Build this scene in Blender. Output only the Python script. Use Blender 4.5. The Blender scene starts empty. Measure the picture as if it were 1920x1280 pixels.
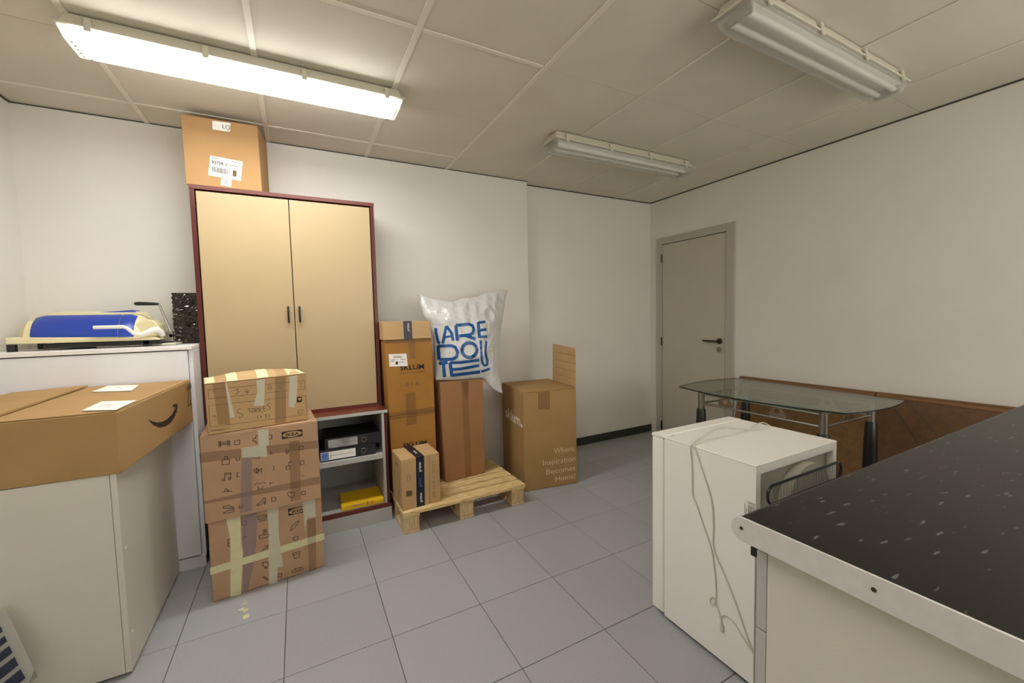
import bpy, bmesh, math, random, json
from mathutils import Vector, Matrix, noise
from mathutils.bvhtree import BVHTree
S = bpy.context.scene
COL = S.collection
PI = math.pi
H = 2.443            # ceiling height

# ------------------------------------------------------------ camera
cd = bpy.data.cameras.new('camera'); cam = bpy.data.objects.new('camera', cd); COL.objects.link(cam)
cd.sensor_width = 36; cd.lens = 765.692 / 1920 * 36; cd.clip_start = .02
RT = ((0.88484, 0.46341, 0.04800), (-0.46537, 0.88403, 0.04385), (-0.02212, -0.06114, 0.99788))
cam.matrix_world = Matrix(((RT[0][0], RT[0][2], -RT[0][1], 0), (RT[1][0], RT[1][2], -RT[1][1], 0),
                           (RT[2][0], RT[2][2], -RT[2][1], 1.28322), (0, 0, 0, 1)))
S.camera = cam
# ------------------------------------------------------------ world, lights, exposure
w = bpy.data.worlds.new('world'); S.world = w; w.use_nodes = True
w.node_tree.nodes['Background'].inputs[0].default_value = (.8, .9, 1, 1)
w.node_tree.nodes['Background'].inputs[1].default_value = .3
LAMP = 23.0          # strength of the lit diffuser
LAMP_FILL = 8.0      # the lit fitting added for fill light, behind the viewer
WINDOW_FILL = 2.3         # fill light from the window added in the wall behind the viewer
S.view_settings.view_transform = 'Standard'; S.view_settings.look = 'None'
S.view_settings.gamma = 1; S.view_settings.exposure = 1.0; S.view_settings.use_curve_mapping = False

S.cycles.diffuse_bounces = 12; S.cycles.max_bounces = 16; S.cycles.transparent_max_bounces = 16
# ------------------------------------------------------------ materials
def lin(h):
    h = h.lstrip('#'); o = []
    for i in (0, 2, 4):
        c = int(h[i:i + 2], 16) / 255
        o.append(c / 12.92 if c <= .04045 else ((c + .055) / 1.055) ** 2.4)
    return (*o, 1)
def mat(name, colour, rough=.6, metal=0, noise_amt=0, scale=8, bump=0, bscale=200, c2=None, stretch=(1, 1, 1), coat=0, spec=.5, emit=None, es=0):
    m = bpy.data.materials.new(name); m.use_nodes = True; nt = m.node_tree; N = nt.nodes; L = nt.links
    b = N['Principled BSDF']
    b.inputs['Base Color'].default_value = lin(colour); b.inputs['Roughness'].default_value = rough
    b.inputs['Metallic'].default_value = metal; b.inputs['Coat Weight'].default_value = coat
    b.inputs['Specular IOR Level'].default_value = spec
    if emit: b.inputs['Emission Color'].default_value = lin(emit); b.inputs['Emission Strength'].default_value = es
    if noise_amt or bump:
        tc = N.new('ShaderNodeTexCoord'); mp = N.new('ShaderNodeMapping'); mp.inputs['Scale'].default_value = stretch
        L.new(tc.outputs['Object'], mp.inputs[0])
    if noise_amt:
        nz = N.new('ShaderNodeTexNoise'); nz.inputs['Scale'].default_value = scale; nz.inputs['Detail'].default_value = 5
        L.new(mp.outputs[0], nz.inputs[0])
        r = N.new('ShaderNodeValToRGB'); r.color_ramp.elements[0].position = .3; r.color_ramp.elements[1].position = .72
        a = lin(colour); d = lin(c2) if c2 else tuple(x * (1 - noise_amt) for x in a[:3]) + (1,)
        r.color_ramp.elements[0].color = d; r.color_ramp.elements[1].color = a
        L.new(nz.outputs[0], r.inputs[0]); L.new(r.outputs[0], b.inputs['Base Color'])
    if bump:
        n2 = N.new('ShaderNodeTexNoise'); n2.inputs['Scale'].default_value = bscale; n2.inputs['Detail'].default_value = 3
        L.new(mp.outputs[0], n2.inputs[0]); bp = N.new('ShaderNodeBump'); bp.inputs['Strength'].default_value = bump
        bp.inputs['Distance'].default_value = .002
        L.new(n2.outputs[0], bp.inputs['Height']); L.new(bp.outputs[0], b.inputs['Normal'])
    return m
def clear(name, tint, alpha, rough=.15):
    """thin film or sheet: part tinted see-through, part surface colour, plus its gloss"""
    m = bpy.data.materials.new(name); m.use_nodes = True; nt = m.node_tree; N = nt.nodes; L = nt.links
    b = N['Principled BSDF']; b.inputs['Base Color'].default_value = lin(tint); b.inputs['Roughness'].default_value = rough
    b.inputs['Alpha'].default_value = alpha
    return m
def glass_sheet(name, tint):
    m = bpy.data.materials.new(name); m.use_nodes = True; nt = m.node_tree; N = nt.nodes; L = nt.links
    N.remove(N['Principled BSDF']); o = N['Material Output']
    t = N.new('ShaderNodeBsdfTransparent'); t.inputs[0].default_value = lin(tint)
    g = N.new('ShaderNodeBsdfGlossy'); g.inputs['Roughness'].default_value = .03
    lw = N.new('ShaderNodeLayerWeight'); pw = N.new('ShaderNodeMath'); pw.operation = 'POWER'; pw.inputs[1].default_value = 4.2
    ma = N.new('ShaderNodeMath'); ma.operation = 'MULTIPLY_ADD'; ma.inputs[1].default_value = .9; ma.inputs[2].default_value = .04; mx = N.new('ShaderNodeMixShader')
    lw.inputs[0].default_value = .5; L.new(lw.outputs['Facing'], pw.inputs[0]); L.new(pw.outputs[0], ma.inputs[0]); L.new(ma.outputs[0], mx.inputs[0]); L.new(t.outputs[0], mx.inputs[1]); L.new(g.outputs[0], mx.inputs[2]); L.new(mx.outputs[0], o.inputs[0])
    return m
M = dict(
 wall=mat('wall_paint', '#e0ddd6', .75, noise_amt=.05, scale=2.5, bump=.25, bscale=120),
 ceil=mat('ceiling_panel', '#d8d2c2', .85, noise_amt=.07, scale=3, bump=.3, bscale=260),
 tee=mat('ceiling_tee', '#e0dacb', .6),
 void=mat('ceiling_void', '#4a463e', .9),
 tile=mat('floor_tile', '#aeafb3', .38, noise_amt=.22, scale=260, bump=.15, bscale=300),
 grout=mat('grout', '#4c4a47', .9),
 skirt=mat('dark_skirting', '#34322d', .5),
 doorp=mat('grey_door_paint', '#bdb6a8', .5, noise_amt=.04, scale=6),
 frame=mat('grey_frame_paint', '#b3aca2', .5),
 steel=mat('satin_steel', '#a8a49c', .3, metal=1),
 dsteel=mat('dark_metal', '#565048', .35, metal=1),
 white=mat('white_laminate', '#e4e6ec', .38, noise_amt=.03, scale=5),
 whitee=mat('white_edge', '#e8e6e6', .4),
 cab=mat('offwhite_laminate', '#d2cec2', .45, noise_amt=.05, scale=4, bump=.1),
 cream=mat('cream_laminate', '#b49f7a', .35, noise_amt=.05, scale=3),
 cherry=mat('cherry_wood', '#592219', .35, noise_amt=.35, scale=14, stretch=(3, 3, 20)),
 cherryh=mat('cherry_wood_side_grain', '#6b2a1e', .35, noise_amt=.3, scale=14, stretch=(20, 3, 3)),
 grey=mat('grey_laminate', '#b4b4b2', .45),
 greyd=mat('grey_shelf_back', '#a3a7a6', .55),
 card=mat('cardboard', '#ab8959', .85, noise_amt=.1, scale=5, bump=.2, bscale=60, c2='#a18051'),
 cardd=mat('brown_cardboard', '#a0744c', .85, noise_amt=.1, scale=6, bump=.2, bscale=60, c2='#966c46'),
 cardo=mat('amber_cardboard', '#a67530', .8, noise_amt=.1, scale=6, bump=.2, bscale=60, c2='#9b6b2b'),
 cardl=mat('light_cardboard', '#c2a072', .85, noise_amt=.08, scale=6, bump=.2, bscale=60),
 cardt=mat('tan_box_cardboard', '#b08a5c', .85, noise_amt=.08, scale=6, bump=.2, bscale=60),
 cardp=mat('pinkish_cardboard', '#bc9a7a', .85, noise_amt=.1, scale=6, bump=.2, bscale=60, c2='#b18f70'),
 ink=mat('dark_ink', '#2e231c', .8), ink2=mat('brown_ink', '#6b5138', .8), wink=mat('white_ink', '#f1e9dc', .7), wink2=mat('faded_white_ink', '#ecd3b4', .8),
 label=mat('paper_label', '#eceae4', .6), navy=mat('navy_tape', '#131b2e', .35),
 tapeb=clear('brown_parcel_tape', '#8f6c4c', .17, .2), tapec=clear('clear_tape', '#8c6a4a', .12, .2),
 tapew=clear('whitish_tape', '#e8e4cf', .55, .25), tapem=mat('masking_tape', '#dcd9ae', .6, noise_amt=.08, scale=30),
 tapev=clear('ribbed_clear_tape', '#a5979f', .28, .15),
 pine=mat('pine_wood', '#ecd7a4', .7, noise_amt=.3, scale=7, stretch=(2, 14, 14), c2='#bf9a60', bump=.2, bscale=80),
 pinev=mat('pine_block_wood', '#dfc8a0', .75, noise_amt=.3, scale=9, stretch=(14, 14, 2), c2='#bf9f74', bump=.2, bscale=80),
 poly=mat('white_poly_mailer', '#cdcdcc', .3, coat=.2, bump=1.0, bscale=13), blue=mat('blue_print', '#10508f', .3),
 black=mat('black_plastic', '#141416', .35), blackm=mat('black_binder_paper', '#1c1d20', .6, noise_amt=.3, scale=120),
 film=mat('black_glossy_film', '#17140f', .14, noise_amt=.9, scale=30, c2='#3a3226'),
 bluep=mat('blue_plastic', '#1f3fa0', .35), creamp=mat('cream_plastic', '#ddd2a8', .4), whitep=mat('white_plastic', '#e4e2da', .35),
 fridge=mat('white_enamel', '#efede8', .3), fback=mat('galvanised_sheet', '#c4c2b8', .4, noise_amt=.35, scale=5, metal=.1),
 cable=mat('pale_cable', '#cdc8bd', .5), foam=mat('grey_disc', '#c2c0b4', .5),
 alu=mat('brushed_aluminium', '#d6d5d2', .36, metal=.15, noise_amt=.08, scale=60),
 glass=glass_sheet('green_tinted_glass', '#e3efe6'), gedge=mat('dark_glass_edge', '#1c2a26', .15),
 hdf=mat('hardboard', '#86603a', .6, noise_amt=.2, scale=30, c2='#76522e'), hdf2=mat('dark_hardboard', '#6b4a2a', .55, noise_amt=.25, scale=22, c2='#5a3c20'), hdfe=mat('hardboard_edge', '#7e5a33', .6),
 yellow=mat('yellow_card', '#f2c21a', .45), red=mat('red_print', '#b03020', .5), dred=mat('dark_red_plastic', '#4a0f10', .5),
 housing=mat('lamp_housing', '#c9c5b4', .45), reflector=mat('lamp_reflector', '#dcdad2', .3), tube=mat('fluorescent_tube', '#efefe8', .3),
 lens=clear('clear_ribbed_lens', '#cfcfc8', .42, .22),
 lit=mat('lit_diffuser', '#ffffff', .4, emit='#fffefa', es=LAMP), litside=mat('lit_diffuser_side', '#ffffff', .4, emit='#fffefa', es=7), litfill=mat('added_fill_diffuser', '#ffffff', .4, emit='#fff8ec', es=LAMP_FILL),
 greybag=mat('grey_white_plastic', '#b3b2ab', .45, noise_amt=.1, scale=20),
 dust=mat('navy_bag', '#262b45', .5), silver=mat('silvery_film', '#b9b9ba', .22, metal=.3, noise_amt=.5, scale=25), stampblue=mat('blue_stamp', '#5f86c4', .6),
)
M['fillpane'] = mat('added_fill_pane', '#ffffff', .5, emit='#fffaf0', es=WINDOW_FILL)
M['fillpane2'] = mat('added_side_fill_pane', '#ffffff', .5, emit='#fffaf0', es=1.1)  # glow of the added side window, for fill
# dark speckled worktop
def worktop_mat():
    m = bpy.data.materials.new('speckled_dark_worktop'); m.use_nodes = True; nt = m.node_tree; N = nt.nodes; L = nt.links
    b = N['Principled BSDF']; b.inputs['Roughness'].default_value = .33; b.inputs['Specular IOR Level'].default_value = .35
    tc = N.new('ShaderNodeTexCoord'); mp = N.new('ShaderNodeMapping'); mp.inputs['Scale'].default_value = (.8, 3.6, 1); mp.inputs['Rotation'].default_value = (0, 0, .5)
    L.new(tc.outputs['Object'], mp.inputs[0])
    v = N.new('ShaderNodeTexNoise'); v.inputs['Scale'].default_value = 27; v.inputs['Detail'].default_value = 1; L.new(mp.outputs[0], v.inputs[0])
    r = N.new('ShaderNodeValToRGB'); e = r.color_ramp.elements; e[0].position = .685; e[0].color = (0, 0, 0, 1); e[1].position = .73; e[1].color = (1, 1, 1, 1); L.new(v.outputs[0], r.inputs[0])
    g = N.new('ShaderNodeTexNoise'); g.inputs['Scale'].default_value = 400; L.new(tc.outputs['Object'], g.inputs[0])
    r2 = N.new('ShaderNodeValToRGB'); r2.color_ramp.elements[0].color = lin('#070706'); r2.color_ramp.elements[1].color = lin('#181614'); L.new(g.outputs[0], r2.inputs[0])
    mx = N.new('ShaderNodeMix'); mx.data_type = 'RGBA'; mx.inputs[7].default_value = lin('#5d605e'); L.new(r.outputs[0], mx.inputs[0]); L.new(r2.outputs[0], mx.inputs[6])
    L.new(mx.outputs[2], b.inputs['Base Color'])
    return m
M['worktop'] = worktop_mat()
for n_ in M['poly'].node_tree.nodes:
    if n_.type == 'BUMP': n_.inputs['Distance'].default_value = .016

# ------------------------------------------------------------ mesh helpers
class G:
    """collects quads and tubes in world coordinates"""
    def __init__(s): s.v = []; s.f = []
    def add(s, vs, fs):
        n = len(s.v); s.v += [tuple(p) for p in vs]; s.f += [tuple(i + n for i in f) for f in fs]; return s
    def hexa(s, b, t):
        """b: 4 bottom corners counter-clockwise from above, t: 4 top"""
        return s.add(list(b) + list(t), [(3, 2, 1, 0), (4, 5, 6, 7), (0, 1, 5, 4), (1, 2, 6, 5), (2, 3, 7, 6), (3, 0, 4, 7)])
    def box(s, x0, x1, y0, y1, z0, z1):
        return s.hexa([(x0, y0, z0), (x1, y0, z0), (x1, y1, z0), (x0, y1, z0)], [(x0, y0, z1), (x1, y0, z1), (x1, y1, z1), (x0, y1, z1)])
    def tube(s, pts, r, n=8, cap=True, rs=None):
        pts = [Vector(p) for p in pts]; k = len(pts); vs = []; fs = []
        up = Vector((0, 0, 1)); ref = None
        for i, p in enumerate(pts):
            t = (pts[min(i + 1, k - 1)] - pts[max(i - 1, 0)]).normalized()
            if ref is None: ref = up.cross(t) if abs(t.z) < .95 else Vector((1, 0, 0)).cross(t)
            a = (ref - t * ref.dot(t)).normalized(); b = t.cross(a); ref = a
            rr = rs[i] if rs else r
            for j in range(n): q = 2 * PI * j / n; vs.append(p + a * rr * math.cos(q) + b * rr * math.sin(q))
        for i in range(k - 1):
            for j in range(n): fs.append((i * n + j, i * n + (j + 1) % n, (i + 1) * n + (j + 1) % n, (i + 1) * n + j))
        if cap: fs.append(tuple(range(n))[::-1]); fs.append(tuple((k - 1) * n + j for j in range(n)))
        return s.add(vs, fs)
    def prism(s, prof, x0, x1, axis='x'):
        """closed 2-D profile (a,b) extruded along an axis"""
        n = len(prof)
        def P(x, a, b): return (x, a, b) if axis == 'x' else ((a, x, b) if axis == 'y' else (a, b, x))
        vs = [P(x0, *p) for p in prof] + [P(x1, *p) for p in prof]
        fs = [tuple(range(n))[::-1], tuple(range(n, 2 * n))] + [(i, (i + 1) % n, n + (i + 1) % n, n + i) for i in range(n)]
        return s.add(vs, fs)
def obj(name, g, material, parent=None, bevel=0, smooth=False, label=None, seg=2):
    me = bpy.data.meshes.new(name); me.from_pydata(g.v, [], g.f)
    bm = bmesh.new(); bm.from_mesh(me); bmesh.ops.recalc_face_normals(bm, faces=bm.faces)
    if bevel: bmesh.ops.bevel(bm, geom=[e for e in bm.edges if e.is_manifold and e.calc_face_angle(0) > .5], offset=bevel, segments=seg, affect='EDGES', profile=.5, clamp_overlap=True)
    if smooth:
        for f in bm.faces: f.smooth = True
        for e in bm.edges:
            if e.is_manifold and e.calc_face_angle(0) > .7: e.smooth = False
    org = parent.matrix_world.translation if parent else None
    P = Vector((0, 0, 0)); q = parent
    while q: P += q.location; q = q.parent
    bm.transform(Matrix.Translation(-P))
    bm.to_mesh(me); bm.free()
    me.materials.append(material if not isinstance(material, str) else M[material])
    o = bpy.data.objects.new(name, me); COL.objects.link(o)
    if parent: o.parent = parent
    if label: o['label'] = label
    return o
def thing(name, loc, label, cat, group=None):
    o = bpy.data.objects.new(name, None); COL.objects.link(o); o.location = loc; o.empty_display_size = .05
    o['label'] = label; o['category'] = cat
    if group: o['group'] = group
    return o
def tag(o, label, cat, group=None):
    o['label'] = label; o['category'] = cat
    if group: o['group'] = group
    return o
def struct(o): o['kind'] = 'structure'; return o
class Face:
    """a flat frame: origin, unit u, unit v, outward normal; takes millimetres"""
    def __init__(s, A, B, z=None, up=(0, 0, 1), flip=False):
        s.o = Vector((*A, z)) if z is not None else Vector(A); b = Vector((*B, z)) if z is not None else Vector(B)
        s.u = (b - s.o).normalized(); up = Vector(up); s.v = (up - s.u * up.dot(s.u)).normalized(); s.n = s.u.cross(s.v)
        if flip: s.n = -s.n
    @classmethod
    def of(c, b, t): return c(b[0], b[1], up=Vector(t[0]) - Vector(b[0]))
    def p(s, a, b, off=.8): return s.o + s.u * a / 1000 + s.v * b / 1000 + s.n * off / 1000
def ribbon(g, face, pts, wd, off=.8, th=.4):
    """one inked line: flat quads with mitred joints"""
    P = [Vector(p) for p in pts]; k = len(P)
    if k < 2: return
    closed = (P[0] - P[-1]).length < 1e-6
    L = []; R = []
    for i in range(k):
        a = P[i - 1] if i else (P[-2] if closed else P[0]); c = P[i + 1] if i < k - 1 else (P[1] if closed else P[-1])
        d1 = (P[i] - a); d2 = (c - P[i])
        if d1.length < 1e-9: d1 = d2
        if d2.length < 1e-9: d2 = d1
        t = (d1.normalized() + d2.normalized()); t = t.normalized() if t.length > .2 else d2.normalized()
        nrm = Vector((-t.y, t.x)); c_ = max(.45, abs(nrm.dot(Vector((-d2.y, d2.x)).normalized())))
        L.append(P[i] + nrm * wd / 2 / c_); R.append(P[i] - nrm * wd / 2 / c_)
    vs = [face.p(q.x, q.y, off) for q in L] + [face.p(q.x, q.y, off) for q in R]
    g.add(vs, [(i, i + 1, k + i + 1, k + i) for i in range(k - 1)])
def lines(name, face, L, wd, material, parent, off=.8):
    g = G()
    for q in L: ribbon(g, face, q, wd, off)
    o = obj(name, g, material, parent)
    if len(L) > 3: o['kind'] = 'stuff'
    return o
def patch(name, face, pts, material, parent, off=.6, th=.25, label=None):
    g = G(); n = len(pts)
    g.add([face.p(a, b, off) for a, b in pts] + [face.p(a, b, .05) for a, b in pts], [tuple(range(n)), tuple(range(n, 2 * n))[::-1]] + [(i, (i + 1) % n, n + (i + 1) % n, n + i) for i in range(n)])
    return obj(name, g, material, parent, label=label)
def text_g(g, face, txt, x, y, size, width=None, align='LEFT', off=.9, slant=0, rot=0, bold=0, spacing=1):
    """flat lettering laid on a face; size and width in mm"""
    c = bpy.data.curves.new('t', 'FONT'); c.body = txt; c.size = size; c.align_x = align; c.offset = bold; c.space_character = spacing; c.resolution_u = 3
    o = bpy.data.objects.new('t', c); me = o.to_mesh()
    vs = [v.co.copy() for v in me.vertices]; fs = [tuple(p.vertices) for p in me.polygons]; o.to_mesh_clear()
    bpy.data.objects.remove(o); bpy.data.curves.remove(c)
    if not vs: return
    sx = 1
    if width: sx = width / max(1e-6, max(v.x for v in vs) - min(v.x for v in vs))
    cr, sr = math.cos(rot), math.sin(rot)
    g.add([face.p(x + (v.x * sx + v.y * slant) * cr - v.y * sr, y + (v.x * sx + v.y * slant) * sr + v.y * cr, off) for v in vs], fs)
def text(name, face, txt, x, y, size, material, parent, **k):
    g = G(); text_g(g, face, txt, x, y, size, **k); return obj(name, g, material, parent)
D = json.loads('''{"i2s":[[[69,366],[69,337]],[[75,367],[74,337]],[[103,364],[102,334]],[[109,364],[109,334]],[[70,359],[109,358]],[[70,348],[109,346]],[[70,353],[109,351]],[[128,357],[147,357],[146,337],[127,338],[128,357]],[[219,365],[211,366],[210,354],[199,353],[198,343],[209,341],[210,331],[217,331]],[[260,360],[275,360],[274,340],[259,340],[260,360]],[[76,277],[104,276],[103,253],[76,255],[76,277]],[[85,277],[87,291],[97,291],[98,276]],[[129,277],[129,266],[142,265],[143,276]],[[195,271],[220,263],[219,256],[195,262],[195,271]],[[268,280],[267,267],[275,266]],[[330,280],[330,258],[336,258],[336,273]],[[340,274],[340,258]],[[389,282],[405,281],[404,263],[388,264],[389,282]],[[81,186],[84,215],[106,212],[104,186]],[[84,208],[106,206]],[[81,185],[80,183],[79,181],[77,180],[75,181],[73,182],[72,185],[71,187],[72,190],[73,191],[75,192],[77,192],[79,190],[80,188],[81,185]],[[104,186],[103,183],[102,181],[100,181],[98,181],[96,183],[95,185],[94,188],[95,190],[96,192],[98,193],[100,192],[102,191],[103,188],[104,186]],[[136,207],[129,207],[129,188],[137,188]],[[194,205],[206,212],[217,200],[207,186],[194,205]],[[205,211],[205,188]],[[211,207],[211,188]],[[217,200],[225,208],[225,187],[217,199]],[[270,206],[276,205],[276,189],[271,190]],[[326,194],[342,195],[343,179],[327,180],[326,194]],[[337,196],[339,211],[354,212]],[[389,208],[405,207],[404,187],[388,189],[389,208]],[[68,132],[106,126]],[[78,131],[83,143],[89,140],[90,128]],[[91,128],[96,134]],[[193,132],[204,141],[215,136],[231,138],[239,130]],[[207,126],[208,111],[223,109],[225,124]],[[258,120],[257,130],[275,128]],[[389,132],[404,131]],[[346,33],[334,42],[326,56],[329,65],[337,65],[342,58],[349,61],[356,56],[356,46],[346,33]],[[388,54],[404,52],[403,36],[388,38],[388,54]],[[197,35],[214,46],[228,63],[234,58],[232,33],[229,32],[228,50],[218,35],[205,32],[197,35]],[[259,56],[276,55],[275,37],[258,39],[259,56]],[[70,63],[85,63],[90,64],[108,49],[108,42],[93,50],[70,54],[70,63]],[[70,35],[96,41],[109,38],[109,30],[83,28],[70,32],[70,35]],[[130,53],[129,38],[141,37],[142,50]]],"i2logo":[[316,366],[405,365],[405,331],[316,330]],"i2t":[[[-4,326],[469,297],[471,259],[-3,281]],[[-1,106],[470,112],[472,73],[1,93]],[[151,277],[191,272],[177,13],[131,15]],[[346,314],[390,312],[383,17],[338,17]],[[220,390],[263,389],[261,312],[219,310]],[[151,318],[250,316],[252,260],[150,273]]],"i1s":[[[129,348],[147,345],[146,325],[128,328],[129,348]],[[194,353],[228,350],[227,332],[194,335],[194,353]],[[193,326],[228,325]],[[198,343],[228,341]],[[326,240],[332,258],[360,278],[366,279],[364,268],[339,245],[326,240]],[[194,256],[231,252],[231,239],[194,240],[194,256]],[[209,256],[212,279],[223,278],[224,257]],[[217,278],[216,256]],[[335,201],[357,199],[355,183],[345,181],[336,190],[335,201]],[[330,121],[363,118],[361,110],[355,89],[336,91],[332,115],[330,121]],[[334,111],[359,108]],[[224,101],[222,96],[219,92],[214,91],[209,93],[205,97],[202,103],[201,109],[203,115],[206,118],[211,119],[216,117],[220,113],[223,107],[224,101]],[[208,93],[209,86],[216,85],[216,91]],[[197,122],[202,117]],[[194,106],[200,106]],[[196,49],[219,20]],[[201,50],[221,25]],[[321,29],[333,38],[360,36],[372,26],[372,18],[323,22],[321,29]],[[336,37],[338,28],[360,25],[359,36]],[[262,38],[277,34],[276,18],[261,22],[262,38]],[[128,256],[130,270],[145,267]],[[79,278],[70,278],[69,245],[77,244]],[[70,260],[78,259]],[[200,180],[226,199],[225,185],[200,180]]],"i1logo":[[320,352],[400,347],[400,314],[321,317]],"i1t":[[[125,378],[193,379],[178,213],[165,136],[136,10],[114,5],[125,199]],[[-3,169],[478,178],[477,143],[-3,135]],[[69,377],[123,376],[120,232],[125,199],[106,-2],[65,2],[80,277]],[[231,379],[280,378],[274,235],[285,70],[261,71],[256,-6],[220,-2],[234,303]],[[384,374],[444,371],[442,273],[401,271],[389,220]],[[402,285],[442,278],[431,-5],[398,-1]]],"b3s":[[[10,204],[400,200],[399,158],[10,164],[10,204]],[[9,133],[399,125],[401,28],[9,36],[9,133]],[[362,58],[384,57],[383,34],[361,35],[362,58]],[[368,53],[367,39]],[[376,53],[375,39]],[[111,193],[122,193],[117,182],[125,180],[109,168]],[[105,186],[113,191]],[[146,189],[150,176],[163,178],[166,188]],[[155,192],[155,162]],[[147,173],[163,173]],[[23,196],[31,198],[31,189]],[[373,187],[386,189],[387,174],[374,172]],[[242,192],[254,192],[255,175],[240,175],[242,192]],[[243,183],[254,184]],[[285,190],[295,191]],[[286,176],[296,176]],[[17,83],[24,85],[24,77]],[[27,85],[32,84],[32,77],[27,77]],[[21,66],[33,66]],[[11,21],[82,16]],[[10,18],[60,15]],[[326,9],[400,6]]],"b3sq":[[360,122],[383,121],[382,95],[359,96]],"b3h":[[[128,100],[118,101],[111,91],[119,81],[132,76],[132,64],[119,59],[118,64]],[[138,73],[139,71]],[[152,96],[167,96]],[[159,96],[161,78]],[[174,96],[168,88],[171,77],[177,78],[179,88],[174,96]],[[183,74],[182,95],[192,94],[191,87],[184,85],[193,74]],[[198,73],[197,94],[206,94],[206,87],[198,85],[208,73]],[[226,99],[215,98],[216,76],[226,76]],[[216,87],[225,88]],[[243,110],[233,105],[234,99],[244,92],[243,82],[232,78]],[[193,62],[189,52],[193,41]],[[200,56],[207,44]],[[207,55],[199,45]],[[218,56],[227,57],[222,50],[227,44],[220,38]],[[236,59],[240,49],[235,38]]],"b3t":[[[28,231],[73,232],[83,35],[38,43]],[[271,231],[318,229],[307,6],[260,7]],[[73,228],[79,228],[102,65],[85,67],[78,163]],[[194,227],[229,226],[220,101],[176,108],[194,167]],[[333,231],[369,231],[360,123],[346,71],[320,82],[329,171]]],"stlabel":[[20,922],[133,919],[139,837],[22,842]],"sttext":[[85,810],[247,802],[248,829],[86,837]],"stt":[[[144,1006],[193,1007],[190,883],[157,882]],[[131,652],[184,650],[180,492],[123,500]],[[121,481],[177,477],[173,390],[118,398]]],"sts":[[[126,726],[138,725],[137,706],[122,707]],[[157,723],[167,725],[168,716],[158,708]],[[195,729],[185,709],[211,708],[195,729]],[[191,717],[205,715]]],"stj":[[-2,522],[309,525],[-15,1026],[304,1015],[-1,1134],[305,1134],[88,293],[246,299],[1,1015]],"tl":[[100,66],[250,54],[265,163],[115,174]],"tt":[[133,317],[214,317],[219,367],[135,363]],"tb":[[154,19],[202,14],[207,56],[159,57]],"tcor":[[-10,-5],[355,16],[348,373],[4,360]],"smt":[[75,-1],[132,-6],[152,305],[91,310]],"smq":[[26,83],[61,79],[61,113],[26,117]],"sml":[[[177,300],[169,-6]],[[196,268],[199,253]],[[195,241],[210,240],[209,218],[195,219],[195,241]],[[193,206],[209,205],[208,186],[192,187],[193,206]],[[209,160],[208,157],[206,155],[202,154],[199,155],[196,157],[193,160],[193,164],[194,167],[196,169],[199,170],[203,169],[206,167],[208,164],[209,160]],[[200,142],[210,126],[200,116],[189,131],[200,142]],[[194,108],[208,107],[207,85],[193,87],[194,108]],[[192,71],[206,69],[206,52],[192,54],[192,71]],[[208,37],[207,34],[205,32],[202,31],[198,32],[195,34],[193,37],[192,41],[193,44],[196,46],[199,46],[202,46],[205,43],[207,40],[208,37]],[[225,202],[231,104]],[[34,210],[38,175]],[[51,211],[55,174]],[[67,107],[66,83]]],"sft":[[[233,259],[403,256]],[[140,182],[405,187]],[[166,107],[404,110]],[[240,48],[403,46]],[[115,689],[210,681],[209,587],[114,597]]],"slt":[[-123,396],[313,439],[342,459]],"azs":[[232,142],[262,127],[305,112],[352,104],[402,104],[448,112],[484,127],[489,136],[496,121],[487,101],[433,80],[372,78],[317,88],[267,112],[232,142]],"azh":[[465,147],[483,156],[520,150],[519,136],[503,110],[493,115],[499,140]],"aza":[[[663,124],[681,211]],[[658,196],[682,219],[693,193]],[[694,123],[710,211]],[[693,193],[712,222],[721,196]],[[652,115],[704,119]]],"azl":[[[473,285],[635,299],[599,169],[431,130]],[[41,112],[203,130],[172,10],[60,5],[-2,2]],[[49,325],[814,371]],[[477,576],[789,373]],[[-2,295],[-3,-5],[683,-3]],[[610,544],[680,534],[661,493],[606,517]],[[374,466],[432,475],[418,445],[379,439]]],"bagt":[[30,[[76,372],[75,331],[82,270],[97,261]]],[30,[[115,258],[157,380]]],[30,[[157,380],[188,329],[194,271]]],[22,[[129,298],[196,309]]],[36,[[226,270],[227,381]]],[32,[[227,381],[327,386],[353,375],[358,347],[346,318],[317,307],[241,303]]],[34,[[291,304],[363,275]]],[34,[[394,282],[399,397]]],[28,[[398,394],[457,401]]],[28,[[398,337],[459,343]]],[28,[[396,289],[455,290]]],[36,[[75,145],[78,244]]],[32,[[78,241],[173,238],[203,227],[216,189],[205,156],[175,143],[77,146]]],[36,[[362,195],[358,181],[351,169],[340,159],[328,152],[314,147],[299,147],[285,149],[272,155],[262,164],[255,175],[251,188],[251,201],[254,215],[261,227],[271,237],[284,245],[298,249],[313,250],[327,248],[340,242],[350,233],[358,221],[362,208],[362,195]]],[26,[[400,264],[390,116],[397,91],[411,78],[429,85],[435,112],[427,155],[427,190],[444,259]]],[34,[[70,119],[135,122]]],[36,[[103,116],[99,20]]],[36,[[152,119],[154,20]]],[30,[[152,118],[228,115],[372,122]]],[30,[[156,69],[229,70],[366,83]]],[34,[[154,28],[369,36]]],[26,[[378,37],[447,53]]]],"bago":{"left":[[-57,637],[-21,610],[-18,549],[-1,454],[34,386],[44,292],[41,173],[31,4]],"right":[[693,660],[658,574],[616,426],[569,282],[541,140],[523,1],[528,-89],[529,-143]],"top":[[-57,637],[51,600],[145,579],[228,572],[304,600],[363,604],[432,612],[490,641],[578,657],[652,667],[693,660]],"bottom":[[31,4],[143,-9],[281,-19],[387,-29],[419,-61],[458,-106],[499,-131],[529,-143]]}}''')
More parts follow.
